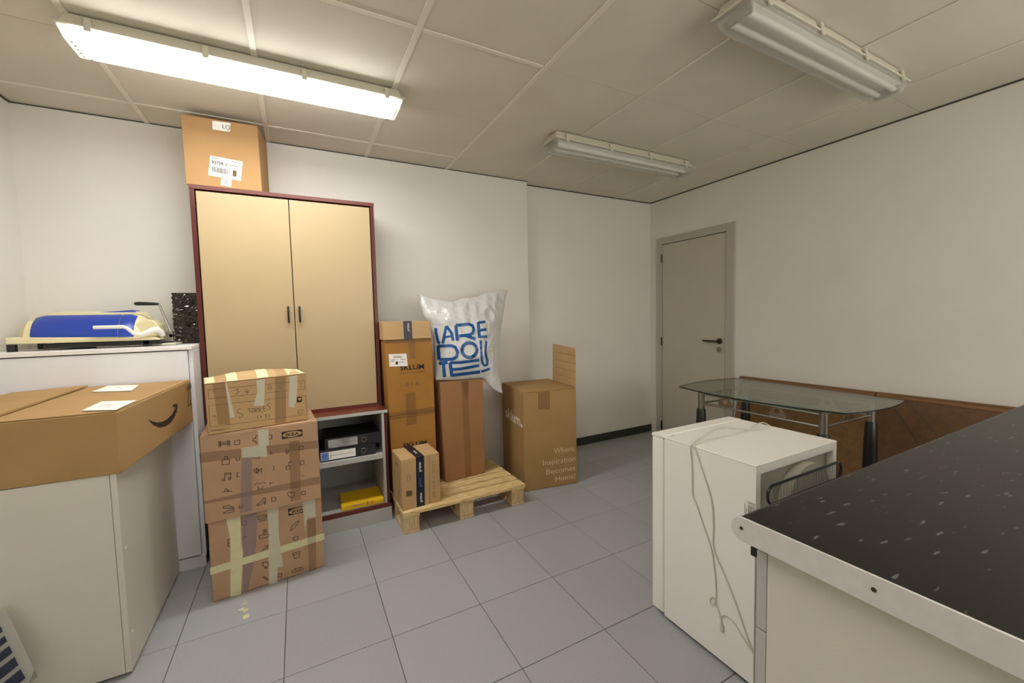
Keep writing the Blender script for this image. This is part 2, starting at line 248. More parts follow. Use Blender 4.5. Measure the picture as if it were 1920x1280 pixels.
# random tone per tile and panel
def tone(m, amt):
    nt = m.node_tree; b = nt.nodes['Principled BSDF']; src = b.inputs['Base Color'].links[0].from_socket
    oi = nt.nodes.new('ShaderNodeObjectInfo'); hs = nt.nodes.new('ShaderNodeHueSaturation'); mr = nt.nodes.new('ShaderNodeMapRange')
    mr.inputs['To Min'].default_value = 1 - amt; mr.inputs['To Max'].default_value = 1 + amt
    nt.links.new(oi.outputs['Random'], mr.inputs['Value']); nt.links.new(mr.outputs[0], hs.inputs['Value'])
    nt.links.new(src, hs.inputs['Color']); nt.links.new(hs.outputs[0], b.inputs['Base Color'])
tone(M['pine'], .15); tone(M['pinev'], .07); tone(M['tile'], .035); tone(M['ceil'], .02)
XL, XR, YF, YB, YA = -1.262, 3.37, -1.6, 3.12, 3.205
# ------------------------------------------------------------ structure
def pieces(parent, name, xs, ys, zc, th, material, gap, ybfun, bevel):
    shared = {}
    for j in range(len(ys) - 1):
        for i in range(len(xs) - 1):
            x0, x1, y0, y1 = xs[i] + gap, xs[i + 1] - gap, ys[j] + gap, ys[j + 1] - gap
            if x1 - x0 < .01 or y1 - y0 < .01: continue
            sx, sy = round(x1 - x0, 4), round(y1 - y0, 4)
            if (sx, sy) not in shared:
                o = obj(name, G().box(-sx / 2, sx / 2, -sy / 2, sy / 2, -th / 2, th / 2), material, None, bevel=bevel, seg=1); shared[(sx, sy)] = o.data
            else:
                o = bpy.data.objects.new(name, shared[(sx, sy)]); COL.objects.link(o)
            o.location = ((x0 + x1) / 2, (y0 + y1) / 2, zc); o.parent = parent
def cuts(a, b, o, s):
    k = math.ceil((a - o) / s); r = [a]
    while o + k * s < b - .015:
        if o + k * s > a + .015: r.append(o + k * s)
        k += 1
    return r + [b]
floor = struct(obj('floor', G().box(XL - .1, XR + .1, YF - .1, YA + .1, -.12, -.003), 'grout'))
fx = cuts(XL, XR, .2818, .38527); fy = cuts(YF, YA, 2.0183, .38527)
pieces(floor, 'floor_tile', fx, fy, -.004, .008, 'tile', .0013, None, .0012)
ceiling = struct(obj('ceiling', G().box(XL - .1, XR + .1, YF - .1, YA + .1, H + .03, H + .1), 'void'))
cx = cuts(XL, XR, .4895, .6); cy = cuts(YF, YA, 1.682, .6)
pieces(ceiling, 'ceiling_panel', cx, cy, H + .012, .014, 'ceil', .001, None, 0)
for x in cx[1:-1]:
    hw = .012 if x < 1.4 else .0035
    obj('ceiling_tee', G().box(x - hw, x + hw, YF, YA, H - .001, H + .0045), 'tee', ceiling, bevel=.0008, seg=1)
for j, y in enumerate(cy[1:-1]):
    if y < 2.0 or y > 2.5: obj('ceiling_cross_tee', G().box(XL, 1.077, y - .011, y + .011, H + .0008, H + .0045), 'tee', ceiling, bevel=.0008, seg=1)
struct(obj('wall_back', G().box(XL - .1, 1.815, YB, YA + .1, 0, H + .02), 'wall', bevel=.004))
struct(obj('wall_alcove', G().box(1.815, XR + .1, YA, YA + .1, 0, H + .02), 'wall'))
struct(obj('wall_right', G().box(XR, XR + .1, YF - .1, YA, 0, H + .02), 'wall'))
struct(obj('wall_left', G().box(XL - .1, XL, YF - .1, YB, 0, H + .02), 'wall'))
struct(obj('wall_front', G().box(XL, XR, YF - .1, YF, 0, H + .02), 'wall'))
wn = bpy.data.objects.new('fill_window_1', None); COL.objects.link(wn); wn.location = (1.9, YF, 1.5); struct(wn)  # invented window out of view, its glowing panes fill in light
for x0_, x1_, z0_, z1_ in ((.85, .90, .95, 2.15), (2.90, 2.95, .95, 2.15), (1.87, 1.93, 1.0, 2.10), (.90, 2.90, .95, 1.0), (.90, 2.90, 2.10, 2.15)):
    obj('fill_window_frame', G().box(x0_, x1_, YF, YF + .05, z0_, z1_), 'white', wn, bevel=.003)
for x0_, x1_ in ((.90, 1.87), (1.93, 2.90)): obj('fill_window_pane', G().box(x0_, x1_, YF + .008, YF + .016, 1.0, 2.10), 'fillpane', wn)
wn = bpy.data.objects.new('fill_window_2', None); COL.objects.link(wn); wn.location = (XR, -.7, 1.5); struct(wn)  # another added window, unseen, glowing to brighten the room from the right
for y0_, y1_, z0_, z1_ in ((-1.4, -1.35, .95, 2.15), (0, .05, .95, 2.15), (-.70, -.65, 1.0, 2.10), (-1.35, 0, .95, 1.0), (-1.35, 0, 2.10, 2.15)):
    obj('fill_window_frame', G().box(XR - .05, XR, y0_, y1_, z0_, z1_), 'white', wn, bevel=.003)
for y0_, y1_ in ((-1.35, -.70), (-.65, 0)): obj('fill_window_pane', G().box(XR - .016, XR - .008, y0_, y1_, 1.0, 2.10), 'fillpane2', wn)
struct(obj('baseboard_alcove', G().box(1.816, XR, YA - .012, YA, 0, .078), 'skirt', bevel=.002))
struct(obj('baseboard_right', G().box(XR - .012, XR, -1.6, 2.24, 0, .078), 'skirt', bevel=.002))
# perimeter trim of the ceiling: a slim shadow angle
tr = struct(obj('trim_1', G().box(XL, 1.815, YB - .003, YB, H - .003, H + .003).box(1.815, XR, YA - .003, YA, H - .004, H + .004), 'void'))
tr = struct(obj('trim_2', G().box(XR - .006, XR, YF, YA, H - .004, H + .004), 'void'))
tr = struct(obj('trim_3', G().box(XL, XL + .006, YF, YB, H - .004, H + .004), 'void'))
# door in the right wall
dr = bpy.data.objects.new('door_1', None); COL.objects.link(dr); dr.location = (XR, 2.68, 0); struct(dr)
obj('door_frame', G().box(XR - .02, XR, 2.243, 2.323, 0, 2.052).box(XR - .02, XR, 3.036, 3.107, 0, 2.052).box(XR - .02, XR, 2.323, 3.036, 1.985, 2.052), 'frame', dr, bevel=.003)
obj('door_gap', G().box(XR - .004, XR, 2.323, 3.036, 0, 1.985), 'void', dr)
leaf = obj('door_leaf', G().box(XR - .013, XR - .004, 2.328, 3.031, .008, 1.979), 'doorp', dr, bevel=.002)
for z in (1.84, .99, .11): obj('hinge', G().tube([(XR - .022, 3.035, z - .045), (XR - .022, 3.035, z + .045)], .008), 'dsteel', leaf, smooth=True)
g = G().tube([(XR - .013, 2.378, 1.02), (XR - .022, 2.378, 1.02)], .026, 20).tube([(XR - .02, 2.378, 1.02), (XR - .06, 2.378, 1.02), (XR - .066, 2.39, 1.02), (XR - .066, 2.51, 1.022)], .0095, 10)
obj('door_handle', g, 'dsteel', leaf, smooth=True)
obj('lock_rosette', G().tube([(XR - .013, 2.382, .945), (XR - .021, 2.382, .945)], .024, 20), 'steel', leaf, smooth=True)
obj('keyhole', G().box(XR - .0225, XR - .020, 2.3805, 2.3835, .935, .952), 'black', leaf)

# ------------------------------------------------------------ ceiling lamps
def fitting(cx, cy, lit, label):
    t = thing('fluorescent_ceiling_lamp', (cx, cy, H - .001), label, 'ceiling lamp', 'twin tube batten lamps on the ceiling')
    def r(hx, hy, z): return [(cx - hx, cy - hy, z), (cx + hx, cy - hy, z), (cx + hx, cy + hy, z), (cx - hx, cy + hy, z)]
    obj('housing', G().hexa(r(.624, .074, H - .044), r(.61, .06, H - .001)).hexa(r(.635, .083, H - .052), r(.635, .083, H - .044)), 'housing', t, bevel=.003)
    if lit:
        mt = 'lit' if lit == 1 else 'litfill'
        ln = obj('lens', G().hexa(r(.575, .066, H - .1), r(.59, .078, H - .052)), mt, t, bevel=.008, smooth=True)
        ln.data.materials.append(M['litside'])
        for p_ in ln.data.polygons:
            if p_.normal.z > -.75: p_.material_index = 1
        for s in (-1, 1):
            a, b = cx + s * .591, cx + s * .629; c, d = cx + s * .576, cx + s * .612
            q = lambda x0, x1, hy, z: [(min(x0, x1), cy - hy, z), (max(x0, x1), cy - hy, z), (max(x0, x1), cy + hy, z), (min(x0, x1), cy + hy, z)]
            obj('lens_end', G().hexa(q(c, d, .066, H - .1), q(a, b, .078, H - .052)), 'lensend', t, bevel=.006)
            g = G()
            for k in range(5): g.box(cx + s * .597 - .003 * 0, cx + s * .597 + .006, cy - .055 + k * .024, cy - .047 + k * .024, H - .1012, H - .099)
            obj('lens_rib', g, 'foam', t)
    else:
        obj('reflector', G().box(cx - .6, cx + .6, cy - .055, cy + .055, H - .058, H - .0525), 'reflector', t)
        for s in (-1, 1):
            obj('tube', G().tube([(cx - .59, cy + s * .032, H - .074), (cx + .59, cy + s * .032, H - .074)], .0125, 12), 'tube', t, smooth=True)
            obj('lamp_holder', G().box(cx + s * .6 - .012, cx + s * .6 + .012, cy - .05, cy + .05, H - .088, H - .052), 'steel', t, bevel=.002)
        obj('lens', G().hexa(r(.606, .064, H - .102), r(.628, .078, H - .052)), 'lens', t, bevel=.012, smooth=True)
    for xo in (-.539, -.182, .183, .549):
        for s in (-1, 1):
            obj('clip', G().hexa([(cx + xo - .011, cy + s * .084 - .004, H - .066), (cx + xo + .011, cy + s * .084 - .004, H - .066), (cx + xo + .011, cy + s * .084 + .004, H - .066), (cx + xo - .011, cy + s * .084 + .004, H - .066)],
                                 [(cx + xo - .011, cy + s * .075 - .005, H - .014), (cx + xo + .011, cy + s * .075 - .005, H - .014), (cx + xo + .011, cy + s * .075 + .005, H - .014), (cx + xo - .011, cy + s * .075 + .005, H - .014)]), 'housing', t, bevel=.002, seg=1)
    return t
M['lensend'] = mat('frosted_lens_end', '#e6e6dc', .3, noise_amt=.5, scale=60, c2='#8f9084', emit='#fff6e0', es=.55)
fitting(-.10, 2.215, 1, 'ceiling lamp switched on, glowing white above the tall cream cupboard')
fitting(2.11, 2.255, 0, 'smaller looking unlit ceiling lamp nearest the far corner above the door wall')
fitting(2.095, 1.0, 0, 'unlit ceiling lamp with dusty clear cover above the glass table side')
fitting(2.1, -.45, 0, 'unlit ceiling lamp over the long dark worktop')
fitting(-.10, .2, 2, 'added out of view fill lamp on the ceiling over the aisle between the worktop and the left cabinets')  # unseen lit fitting put in as fill light

# ------------------------------------------------------------ tall white cabinet, left
t = thing('storage_cabinet', (-.868, 2.86, 0), 'tall white laminate cabinet carrying the blue binding machine', 'cabinet')
obj('carcass', G().box(-1.256, -1.238, 2.634, 3.11, .06, 1.15).box(-.504, -.486, 2.634, 3.11, .06, 1.15)  .box(-1.238, -.504, 3.1, 3.11, .06, 1.15).box(-1.238, -.504, 2.634, 3.1, .06, .078), 'white', t, bevel=.0008)
obj('door', G().box(-1.255, -.505, 2.616, 2.633, .068, 1.146), 'white', t, bevel=.001)
obj('plinth', G().box(-1.256, -.487, 2.622, 2.64, 0, .058), 'white', t)
obj('top_panel', G().box(-1.258, -.4855, 2.612, 3.112, 1.151, 1.169), 'whitee', t, bevel=.001)
# foreground low cabinet
t = thing('low_cabinet', (-.93, 2.26, 0), 'off white low cabinet under the big cardboard carton, screw caps on its side', 'cabinet')
obj('side_panel', G().box(-.616, -.598, 1.926, 2.606, .012, .755), 'cab', t, bevel=.0015)
obj('front_panel', G().box(-1.25, -.617, 1.925, 1.943, .012, .755), 'cab', t, bevel=.0015)
obj('carcass', G().box(-1.25, -.617, 1.944, 2.606, .03, .754), 'cab', t)
obj('plinth', G().box(-1.24, -.64, 1.95, 2.6, 0, .029), 'dred', t)
for y, z in ((1.957, .465), (1.957, .145), (2.575, .465), (2.575, .11)): obj('screw_cap', G().tube([(-.598, y, z), (-.5965, y, z)], .0055, 12), 'whitee', t, smooth=True)

# ------------------------------------------------------------ wardrobe and bookcase
t = thing('cupboard', (0, 2.96, .713), 'tall cream two door cupboard with cherry red frame and black handles', 'cupboard')
x0, x1, y0, z0, z1 = -.4825, .475, 2.80, .714, 2.036
obj('side_frame', G().box(x0, x0 + .022, y0, 3.11, z0, z1 - .022), 'cherry', t, bevel=.001)
obj('side_frame', G().box(x1 - .022, x1, y0, 3.11, z0, z1 - .022), 'cherry', t, bevel=.001)
obj('top_frame', G().box(x0 - .002, x1 + .002, y0 - .003, 3.112, z1 - .022, z1), 'cherryh', t, bevel=.001)
obj('bottom_frame', G().box(x0 + .022, x1 - .022, y0 + .004, 3.11, z0, z0 + .014), 'cherryh', t)
obj('back_panel', G().box(x0 + .022, x1 - .022, 3.1, 3.11, z0 + .014, z1 - .022), 'cream', t)
xm = -.011
for a, b, hx in ((x0 + .027, xm - .0022, xm - .032), (xm + .0022, x1 - .027, xm + .028)):
    d = obj('door', G().box(a, b, y0 + .006, y0 + .024, z0 + .016, z1 - .03), 'cream', t, bevel=.0015)
    zc = 1.325
    obj('door_handle', G().tube([(hx, y0 + .006, zc + .045), (hx, y0 - .014, zc + .043), (hx, y0 - .018, zc + .03), (hx, y0 - .018, zc - .03), (hx, y0 - .014, zc - .043), (hx, y0 + .006, zc - .045)], .0055, 8), 'black', d, smooth=True)
t = thing('bookcase', (0, 2.87, 0), 'low open cherry edged bookcase with grey shelves below the cream cupboard', 'bookcase')
bx0, bx1, by = -.474, .474, 2.634
for a, b, c, d in ((bx1 - .018, bx1, bx1 - .032, bx1 - .018), (bx0, bx0 + .018, bx0 + .018, bx0 + .032)):
    sp = obj('side_panel', G().box(a, b, by, 3.11, 0.02, .695), 'cherry', t, bevel=.0008)
    obj('inner_lining', G().box(c, d, by + .001, 3.1, .115, .693), 'grey', sp)
obj('top_panel', G().box(bx0 - .002, bx1 + .004, by + .004, 3.11, .696, .713), 'cherryh', t, bevel=.0008)
obj('top_edging', G().box(bx0 - .002, bx1 + .005, by - .002, by + .0035, .695, .713), 'grey', t)
obj('shelf', G().box(bx0 + .033, bx1 - .033, by + .003, 3.1, .405, .436), 'grey', t, bevel=.001)
obj('bottom_shelf', G().box(bx0 + .019, bx1 - .019, by + .016, 3.1, .098, .113), 'grey', t)
obj('bottom_rail', G().box(bx0 + .019, bx1 + .004, by - .004, by + .015, .088, .112), 'cherryh', t, bevel=.002)
obj('plinth', G().box(bx0, bx1 + .008, by - .006, by + .014, 0, .087), 'grey', t, bevel=.001)
obj('back_panel', G().box(bx0 + .033, bx1 - .033, 3.09, 3.1, .114, .694), 'greyd', t)

# ring binders lying on the shelf
def binder(x0, x1, y0, z0, z1, label, kind):
    t = thing('ring_binder', ((x0 + x1) / 2, y0 + .14, z0), label, 'binder', 'ring binders lying on the upper shelf')
    d = .285; ym = (z1 - z0) / 2
    obj('spine', G().box(x0, x1, y0, y0 + .003, z0, z1), 'blackm', t, bevel=.001)
    obj('cover', G().box(x0, x1, y0 + .0035, y0 + d, z1 - .003, z1), 'blackm', t); obj('cover', G().box(x0, x1, y0 + .0035, y0 + d, z0, z0 + .003), 'blackm', t)
    obj('paper_block', G().box(x0 + .01, x1 - .01, y0 + .03, y0 + d - .01, z0 + .0035, z1 - .02), 'label', t)
    F = Face((x0, y0, z0), (x1, y0, z0)); hgt = (z1 - z0) * 1000; W = (x1 - x0) * 1000
    if kind == 0: patch('spine_label', F, [(18, 10), (185, 10), (185, hgt - 8), (18, hgt - 8)], M['silver'], t, label='silvery reflective spine label')
    else:
        patch('spine_label', F, [(4, 8), (200, 8), (200, hgt - 8), (4, hgt - 8)], M['label'], t, label='white spine label with blue end')
        patch('label_stamp', F, [(6, 10), (48, 10), (48, hgt - 10), (6, hgt - 10)], M['stampblue'], t, off=1.2)
        lines('label_line', F, [[(58, hgt / 2), (190, hgt / 2)], [(58, 14), (58, hgt - 12)], [(14, 24), (22, 40), (30, 24), (38, 42)]], 1.6, M['navy'], t, off=1.6)
    cxx = x0 + (.222 if kind == 0 else .248); zc = (z0 + z1) / 2
    ring = [(cxx + .014 * math.cos(a * PI / 12), y0 - .001, zc + .014 * math.sin(a * PI / 12)) for a in range(25)]
    obj('finger_ring', G().tube(ring, .0018, 6, cap=False), 'steel', t, smooth=True)
    obj('finger_hole', G().tube([(cxx, y0 - .0005, zc), (cxx, y0 - .0012, zc)], .0125, 16), 'black', t)
binder(.082, .402, 2.655, .437, .503, 'lower black ring binder with white and blue spine label', 1)
binder(.112, .434, 2.66, .504, .572, 'upper black ring binder with silvery spine label', 0)
# yellow mailing envelope box
t = thing('yellow_mailer', (.31, 2.76, .1135), 'flat bright yellow card mailer lying on the bottom shelf', 'mailer')
obj('body', G().hexa([(.185, 2.652, .1135), (.438, 2.652, .1135), (.438, 2.87, .1135), (.195, 2.87, .1135)], [(.185, 2.652, .146), (.438, 2.652, .142), (.438, 2.87, .142), (.195, 2.87, .144)]), 'yellow', t, bevel=.004)
F = Face((.185, 2.652, .1135), (.438, 2.652, .1135))
lines('printed_mark', F, [[(150, 12), (158, 12), (158, 28), (150, 28), (150, 12)], [(172, 10), (176, 28)], [(180, 10), (186, 28)]], 3, M['red'], t)
lines('printed_bar', F, [[(60, 20), (118, 20)]], 6, M['cream'], t)

# ------------------------------------------------------------ cartons
def lerp(a, b, t): return tuple(a[i] + (b[i] - a[i]) * t for i in range(3))
def carton(name, label, b, top, material, cat='box', group=None, seam='x', bevel=.004, flaps=True, fm=None):
    c = [sum(p[i] for p in b) / 4 for i in range(3)]; c[2] = min(p[2] for p in b)
    t = thing(name, c, label, cat, group)
    drop = .003 if flaps else 0
    tp = [(p[0], p[1], p[2] - drop) for p in top]
    obj('body', G().hexa(b, tp), material, t, bevel=bevel)
    if flaps:
        q = [(p[0], p[1], p[2]) for p in top]
        for s in (0, 1):
            if seam == 'x':   # seam runs along x: split front/back
                a0, a1 = (.0, .494) if s == 0 else (.506, 1.)
                P = [lerp(q[0], q[3], a0), lerp(q[1], q[2], a0), lerp(q[1], q[2], a1), lerp(q[0], q[3], a1)]
            else:
                a0, a1 = (.0, .494) if s == 0 else (.506, 1.)
                P = [lerp(q[0], q[1], a0), lerp(q[0], q[1], a1), lerp(q[3], q[2], a1), lerp(q[3], q[2], a0)]
            cc = [sum(p[i] for p in P) / 4 for i in range(2)]
            P = [(cc[0] + (p[0] - cc[0]) * .985, cc[1] + (p[1] - cc[1]) * .985, p[2]) for p in P]
            obj('flap', G().hexa([(p[0], p[1], p[2] - .0035) for p in P], P), fm or material, t, bevel=.001, seg=1)
    return t
def quad(face, L, W, z): return None
# moving carton, lowest
b1 = [(-.403, 2.246, 0.002), (.067, 2.297, 0.002), (.034, 2.60, 0.002), (-.436, 2.55, 0.002)]
t1 = [(-.403, 2.246, .384), (.067, 2.297, .384), (.034, 2.60, .384), (-.438, 2.55, .384)]
t = carton('moving_box', 'lowest of the three stacked moving boxes, covered in cream masking tape', b1, t1, 'cardp', group='printed moving boxes stacked beside the cupboard')
F = Face((-.403, 2.246), (.067, 2.297), 0)
lines('printed_icons', F, D['i1s'], 2.6, M['ink'], t)
T1 = D['i1t']
for k, (q, mm, nm) in enumerate(zip(T1, ('tapev', 'tapem', 'tapem', 'tapew', 'tapew', 'tapeb'), (1,) * 6)): patch('tape_strip', F, q, M[mm], t, off=1.0 + .35 * k, label=('cream masking tape', 'ribbed clear tape', 'brown parcel tape')[0 if mm == 'tapem' else (2 if mm == 'tapeb' else 1)])
def logo(F, q, t, off=.9):
    patch('logo_panel', F, q, M['ink'], t, off=off)
    cxm = sum(p[0] for p in q) / 4; cym = sum(p[1] for p in q) / 4; w = (q[1][0] - q[0][0]); h = abs(q[2][1] - q[1][1])
    ell = [(cxm + w * .46 * math.cos(a * PI / 12), cym + h * .40 * math.sin(a * PI / 12)) for a in range(24)]
    patch('logo_oval', F, ell, M['cardl'], t, off=off + .4)
    g = G(); text_g(g, F, 'IKEA', cxm - w * .33, cym - h * .21, h * .6, width=w * .66, off=off + .9, bold=.6); obj('logo_letters', g, 'ink', t)
logo(F, D['i1logo'], t)
b2 = [(-.407, 2.218, .386), (.066, 2.25, .386), (.047, 2.54, .386), (-.426, 2.508, .386)]
t2 = [(-.407, 2.218, .784), (.066, 2.25, .784), (.047, 2.54, .784), (-.426, 2.508, .784)]
t = carton('moving_box', 'middle box of the stack of three, printed with line icons and shiny tape', b2, t2, 'cardp', group='printed moving boxes stacked beside the cupboard')
F = Face((-.407, 2.218), (.066, 2.25), .386)
lines('printed_icons', F, D['i2s'], 2.6, M['ink'], t)
for k, (q, mm) in enumerate(zip(D['i2t'], ('tapeb', 'tapeb', 'tapev', 'tapeb', 'tapew', 'tapew'))): patch('tape_strip', F, q, M[mm], t, off=1.0 + .35 * k, label='ribbed clear tape' if mm != 'tapeb' else 'brown parcel tape')
logo(F, D['i2logo'], t)
FT = Face((-.407, 2.217, .784), (.066, 2.249, .784), up=(0, 1, 0))
patch('tape_strip', FT, [(200, 0), (240, 0), (245, 290), (205, 290)], M['tapev'], t, off=.9, label='ribbed clear tape')
b3 = [(-.374, 2.216, .786), (.027, 2.286, .786), (-.012, 2.515, .786), (-.413, 2.445, .786)]
t3 = [(-.376, 2.216, 1.012), (.029, 2.286, 1.018), (-.012, 2.515, 1.018), (-.415, 2.445, 1.014)]
t = carton('moving_box', 'small top box of the stack with handwriting and a bulging taped lid', b3, t3, 'cardl', group=None, flaps=False)
# bulging lid flaps
for s in (0, 1):
    g = G(); n = 12; vs = []
    for i in range(n + 1):
        u = i / n; arch = .030 * math.sin(PI * min(1, max(0, u))) ** .7
        a = lerp(t3[0], t3[1], u); d = lerp(t3[3], t3[2], u); mid = lerp(a, d, .5)
        e = a if s == 0 else d; m_ = lerp(a, d, .488 if s == 0 else .512)
        for p, zz in ((e, .001), (lerp(e, m_, .5), arch * .8), (m_, arch)):
            vs.append((p[0], p[1], p[2] + zz + .003)); vs.append((p[0], p[1], p[2] + zz))
    fs = []
    for i in range(n):
        for k in (0, 2):
            A = i * 6 + k; B = A + 2; Cc = A + 6; Dd = B + 6
            fs += [(A, Cc, Dd, B), (A + 1, B + 1, Dd + 1, Cc + 1)]
        A = i * 6; fs.append((A, A + 1, A + 7, A + 6)); A += 4; fs.append((A, A + 6, A + 7, A + 1))
    g.add(vs, fs + [(0, 2, 4, 5, 3, 1), (n * 6, n * 6 + 1, n * 6 + 3, n * 6 + 5, n * 6 + 4, n * 6 + 2)]); obj('flap', g, 'cardl', t)
F = Face((-.374, 2.2158), (.027, 2.2858), .785)
lines('printed_lines', F, D['b3s'], 1.7, M['ink2'], t); lines('handwriting', F, D['b3h'], 2.0, M['ink2'], t, off=1.0)
patch('printed_symbol', F, D['b3sq'], M['ink'], t)
patch('printed_cup', F, [(364, 117), (380, 115), (376, 104), (368, 105)], M['cardl'], t, off=1.1)
for k, (q, mm) in enumerate(zip(D['b3t'], ('tapeb', 'tapeb', 'tapew', 'tapew', 'tapew'))): patch('tape_strip', F, q, M[mm], t, off=1.0 + .35 * k, label='brown parcel tape' if mm == 'tapeb' else 'whitish clear tape')
# tape running over the lid, extra cream strips stand in for its glare
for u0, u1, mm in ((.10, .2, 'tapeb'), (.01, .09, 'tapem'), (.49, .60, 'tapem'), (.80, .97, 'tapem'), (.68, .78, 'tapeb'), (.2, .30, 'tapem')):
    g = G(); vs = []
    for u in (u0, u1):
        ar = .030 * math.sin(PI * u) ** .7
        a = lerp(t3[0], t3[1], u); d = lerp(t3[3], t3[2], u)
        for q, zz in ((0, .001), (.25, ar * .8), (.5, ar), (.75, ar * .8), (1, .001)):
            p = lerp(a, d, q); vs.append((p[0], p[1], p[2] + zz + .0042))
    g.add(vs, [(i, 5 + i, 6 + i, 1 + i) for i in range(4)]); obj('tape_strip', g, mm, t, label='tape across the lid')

# ------------------------------------------------------------ carton on the cupboard
tb = [(-.496, 2.812, 2.038), (-.143, 2.812, 2.038), (-.118, 3.1, 2.038), (-.473, 3.1, 2.038)]
tt = [(-.500, 2.812, 2.405), (-.148, 2.812, 2.41), (-.118, 3.1, 2.432), (-.473, 3.1, 2.43)]
t = carton('cardboard_box', 'amber cardboard box with shipping label on top of the cream cupboard', tb, tt, 'cardt', seam='x')
F = Face((-.495, 2.811), (-.143, 2.811), 2.032)
patch('shipping_label', F, [(p[0], p[1]) for p in D['tl']], M['label'], t)
LF = Face(F.p(*D['tl'][0]), F.p(*D['tl'][1]), up=(0, 0, 1))
text('label_number', LF, '93739', 14, 66, 26, M['ink'], t, width=52, off=1.6, bold=.5)
g = G(); random.seed(4); x = 10
while x < 100:
    w_ = random.choice((1.2, 2, 3.2)); g.add([LF.p(x, 22, 1.6), LF.p(x + w_, 22, 1.6), LF.p(x + w_, 52, 1.6), LF.p(x, 52, 1.6)], [(0, 1, 2, 3)]); x += w_ + random.choice((1.5, 2.2, 3.5))
obj('barcode', g, 'ink', t)
lines('label_print', LF, [[(12, 102), (50, 102)], [(12, 96), (42, 96)], [(75, 84), (88, 84)], [(75, 78), (90, 78)], [(92, 76), (140, 76)], [(75, 72), (86, 72)], [(75, 66), (92, 66)], [(76, 100), (96, 99)], [(105, 98), (140, 98)], [(114, 88), (130, 88)]], 2.4, M['ink2'], t, off=1.6)
patch('label_panel', LF, [(112, 18), (130, 18), (130, 52), (112, 52)], M['ink2'], t, off=1.5)
patch('sticker', F, D['tt'], M['label'], t); text('sticker_text', F, 'LO', D['tt'][1][0] - 36, D['tt'][1][1] + 14, 30, M['ink'], t, off=1.4, rot=0)
text('sticker_text', F, 'C', D['tt'][1][0] - 12, D['tt'][1][1] - 0, 18, M['ink'], t, off=1.4)
patch('sticker', F, D['tb'], M['label'], t); text('sticker_text', F, '3', D['tb'][0][0] + 18, D['tb'][0][1] + 10, 28, M['ink'], t, off=1.4)

# ------------------------------------------------------------ big open printed carton on the low cabinet
ab = [(-1.20, 1.93, .757), (-.58, 1.912, .757), (-.497, 2.606, .781), (-1.13, 2.606, .781)]
at = [(-1.20, 1.93, .981), (-.580, 1.912, .981), (-.497, 2.606, .998), (-1.13, 2.606, .998)]
t = thing('shipping_carton', (-.86, 2.26, .757), 'large flat shipping carton with curved arrow print resting on the low cabinet', 'box')
obj('body', G().hexa(ab, [(p[0], p[1], p[2] - .004) for p in at]), 'card', t, bevel=.004)
def onT(a, b, z): # a along depth 0..1, b from right edge 0..1
    p = lerp(lerp(at[1], at[2], a), lerp(at[0], at[3], a), b); return (p[0], p[1], p[2] + z)
g = G().hexa([onT(.004, .006, -.003), onT(.004, .53, -.003), onT(.996, .60, -.003), onT(.996, .006, -.003)][::-1], [onT(.004, .006, .0), onT(.004, .53, .0), onT(.996, .60, .0), onT(.996, .006, .0)][::-1])
obj('flap', g, 'card', t, bevel=.001, seg=1)
g = G().hexa([onT(.004, .535, -.001), onT(.004, .995, -.003), onT(.996, .995, -.003), onT(.996, .605, .001)][::-1], [onT(.004, .535, .008), onT(.004, .995, .0), onT(.996, .995, .0), onT(.996, .605, .010)][::-1])
obj('flap', g, 'card', t, bevel=.001, seg=1, label='raised far lid flap')
F = Face((-.58, 1.912), (-.4975, 2.608), .757)
dA = Face(ab[1], ab[2], up=(0, 0, 1)); dA.o.z = .757; dA.u = Vector((.083, .696, .0)).normalized(); dA.n = dA.u.cross(dA.v)
patch('smile_logo', dA, D['azs'], M['ink'], t, off=1.2); patch('smile_arrow', dA, D['azh'], M['ink'], t, off=1.3); lines('up_arrows', dA, [[(p[0] - 14, p[1]) for p in q] for q in D['aza']], 6, M['ink'], t, off=1.2)
FT = Face((-.58, 1.912, .984), (-.497, 2.608, 1.0), up=(-.62, .018, 0))
for i in (0, 1):
    patch('paper_label', FT, [(max(4, p[0]), p[1]) for p in D['azl'][i]], M['label'], t, off=1.2)
lines('label_print', FT, [[(70, 45), (90, 90)], [(95, 48), (115, 95)], [(120, 50), (138, 98)], [(520, 200), (560, 240)]], 6, M['grey'], t, off=1.7)
# ------------------------------------------------------------ pallet
t = thing('pallet', (.91, 2.68, 0), 'small light pine pallet under the amber and brown cartons', 'pallet')
px0, px1, py0, py1 = .498, 1.330, 2.385, 2.985
ys = [(py0, .095), (2.499, .076), (2.594, .076), (2.689, .078), (2.787, .076), (2.884, .10)]
for y, wd in ys: obj('plank', G().box(px0, px1, y, y + wd, .116, .137), 'pine', t, bevel=.0015, seg=1)
for x in (px0 + .006, .857, px1 - .102):
    obj('cross_plank', G().box(x - .002, x + .096, py0 + .006, py1 - .004, .096, .115), 'pine', t, bevel=.0015, seg=1)
    for y in (py0 + .012, 2.64, py1 - .1):
        obj('block', G().box(x, x + .093, y, y + .085, .0185, .0955), 'pinev', t, bevel=.002, seg=1)
    obj('skid_plank', G().box(x - .001, x + .094, py0 + .008, py1 - .006, .0005, .018), 'pinev', t, bevel=.0015, seg=1)
for x in (px0 + .03, px0 + .075, .885, .93, px1 - .035, px1 - .08):
    obj('nail', G().tube([(x, py0 + .04, .137), (x, py0 + .04, .1383)], .003, 8), 'dsteel', t)
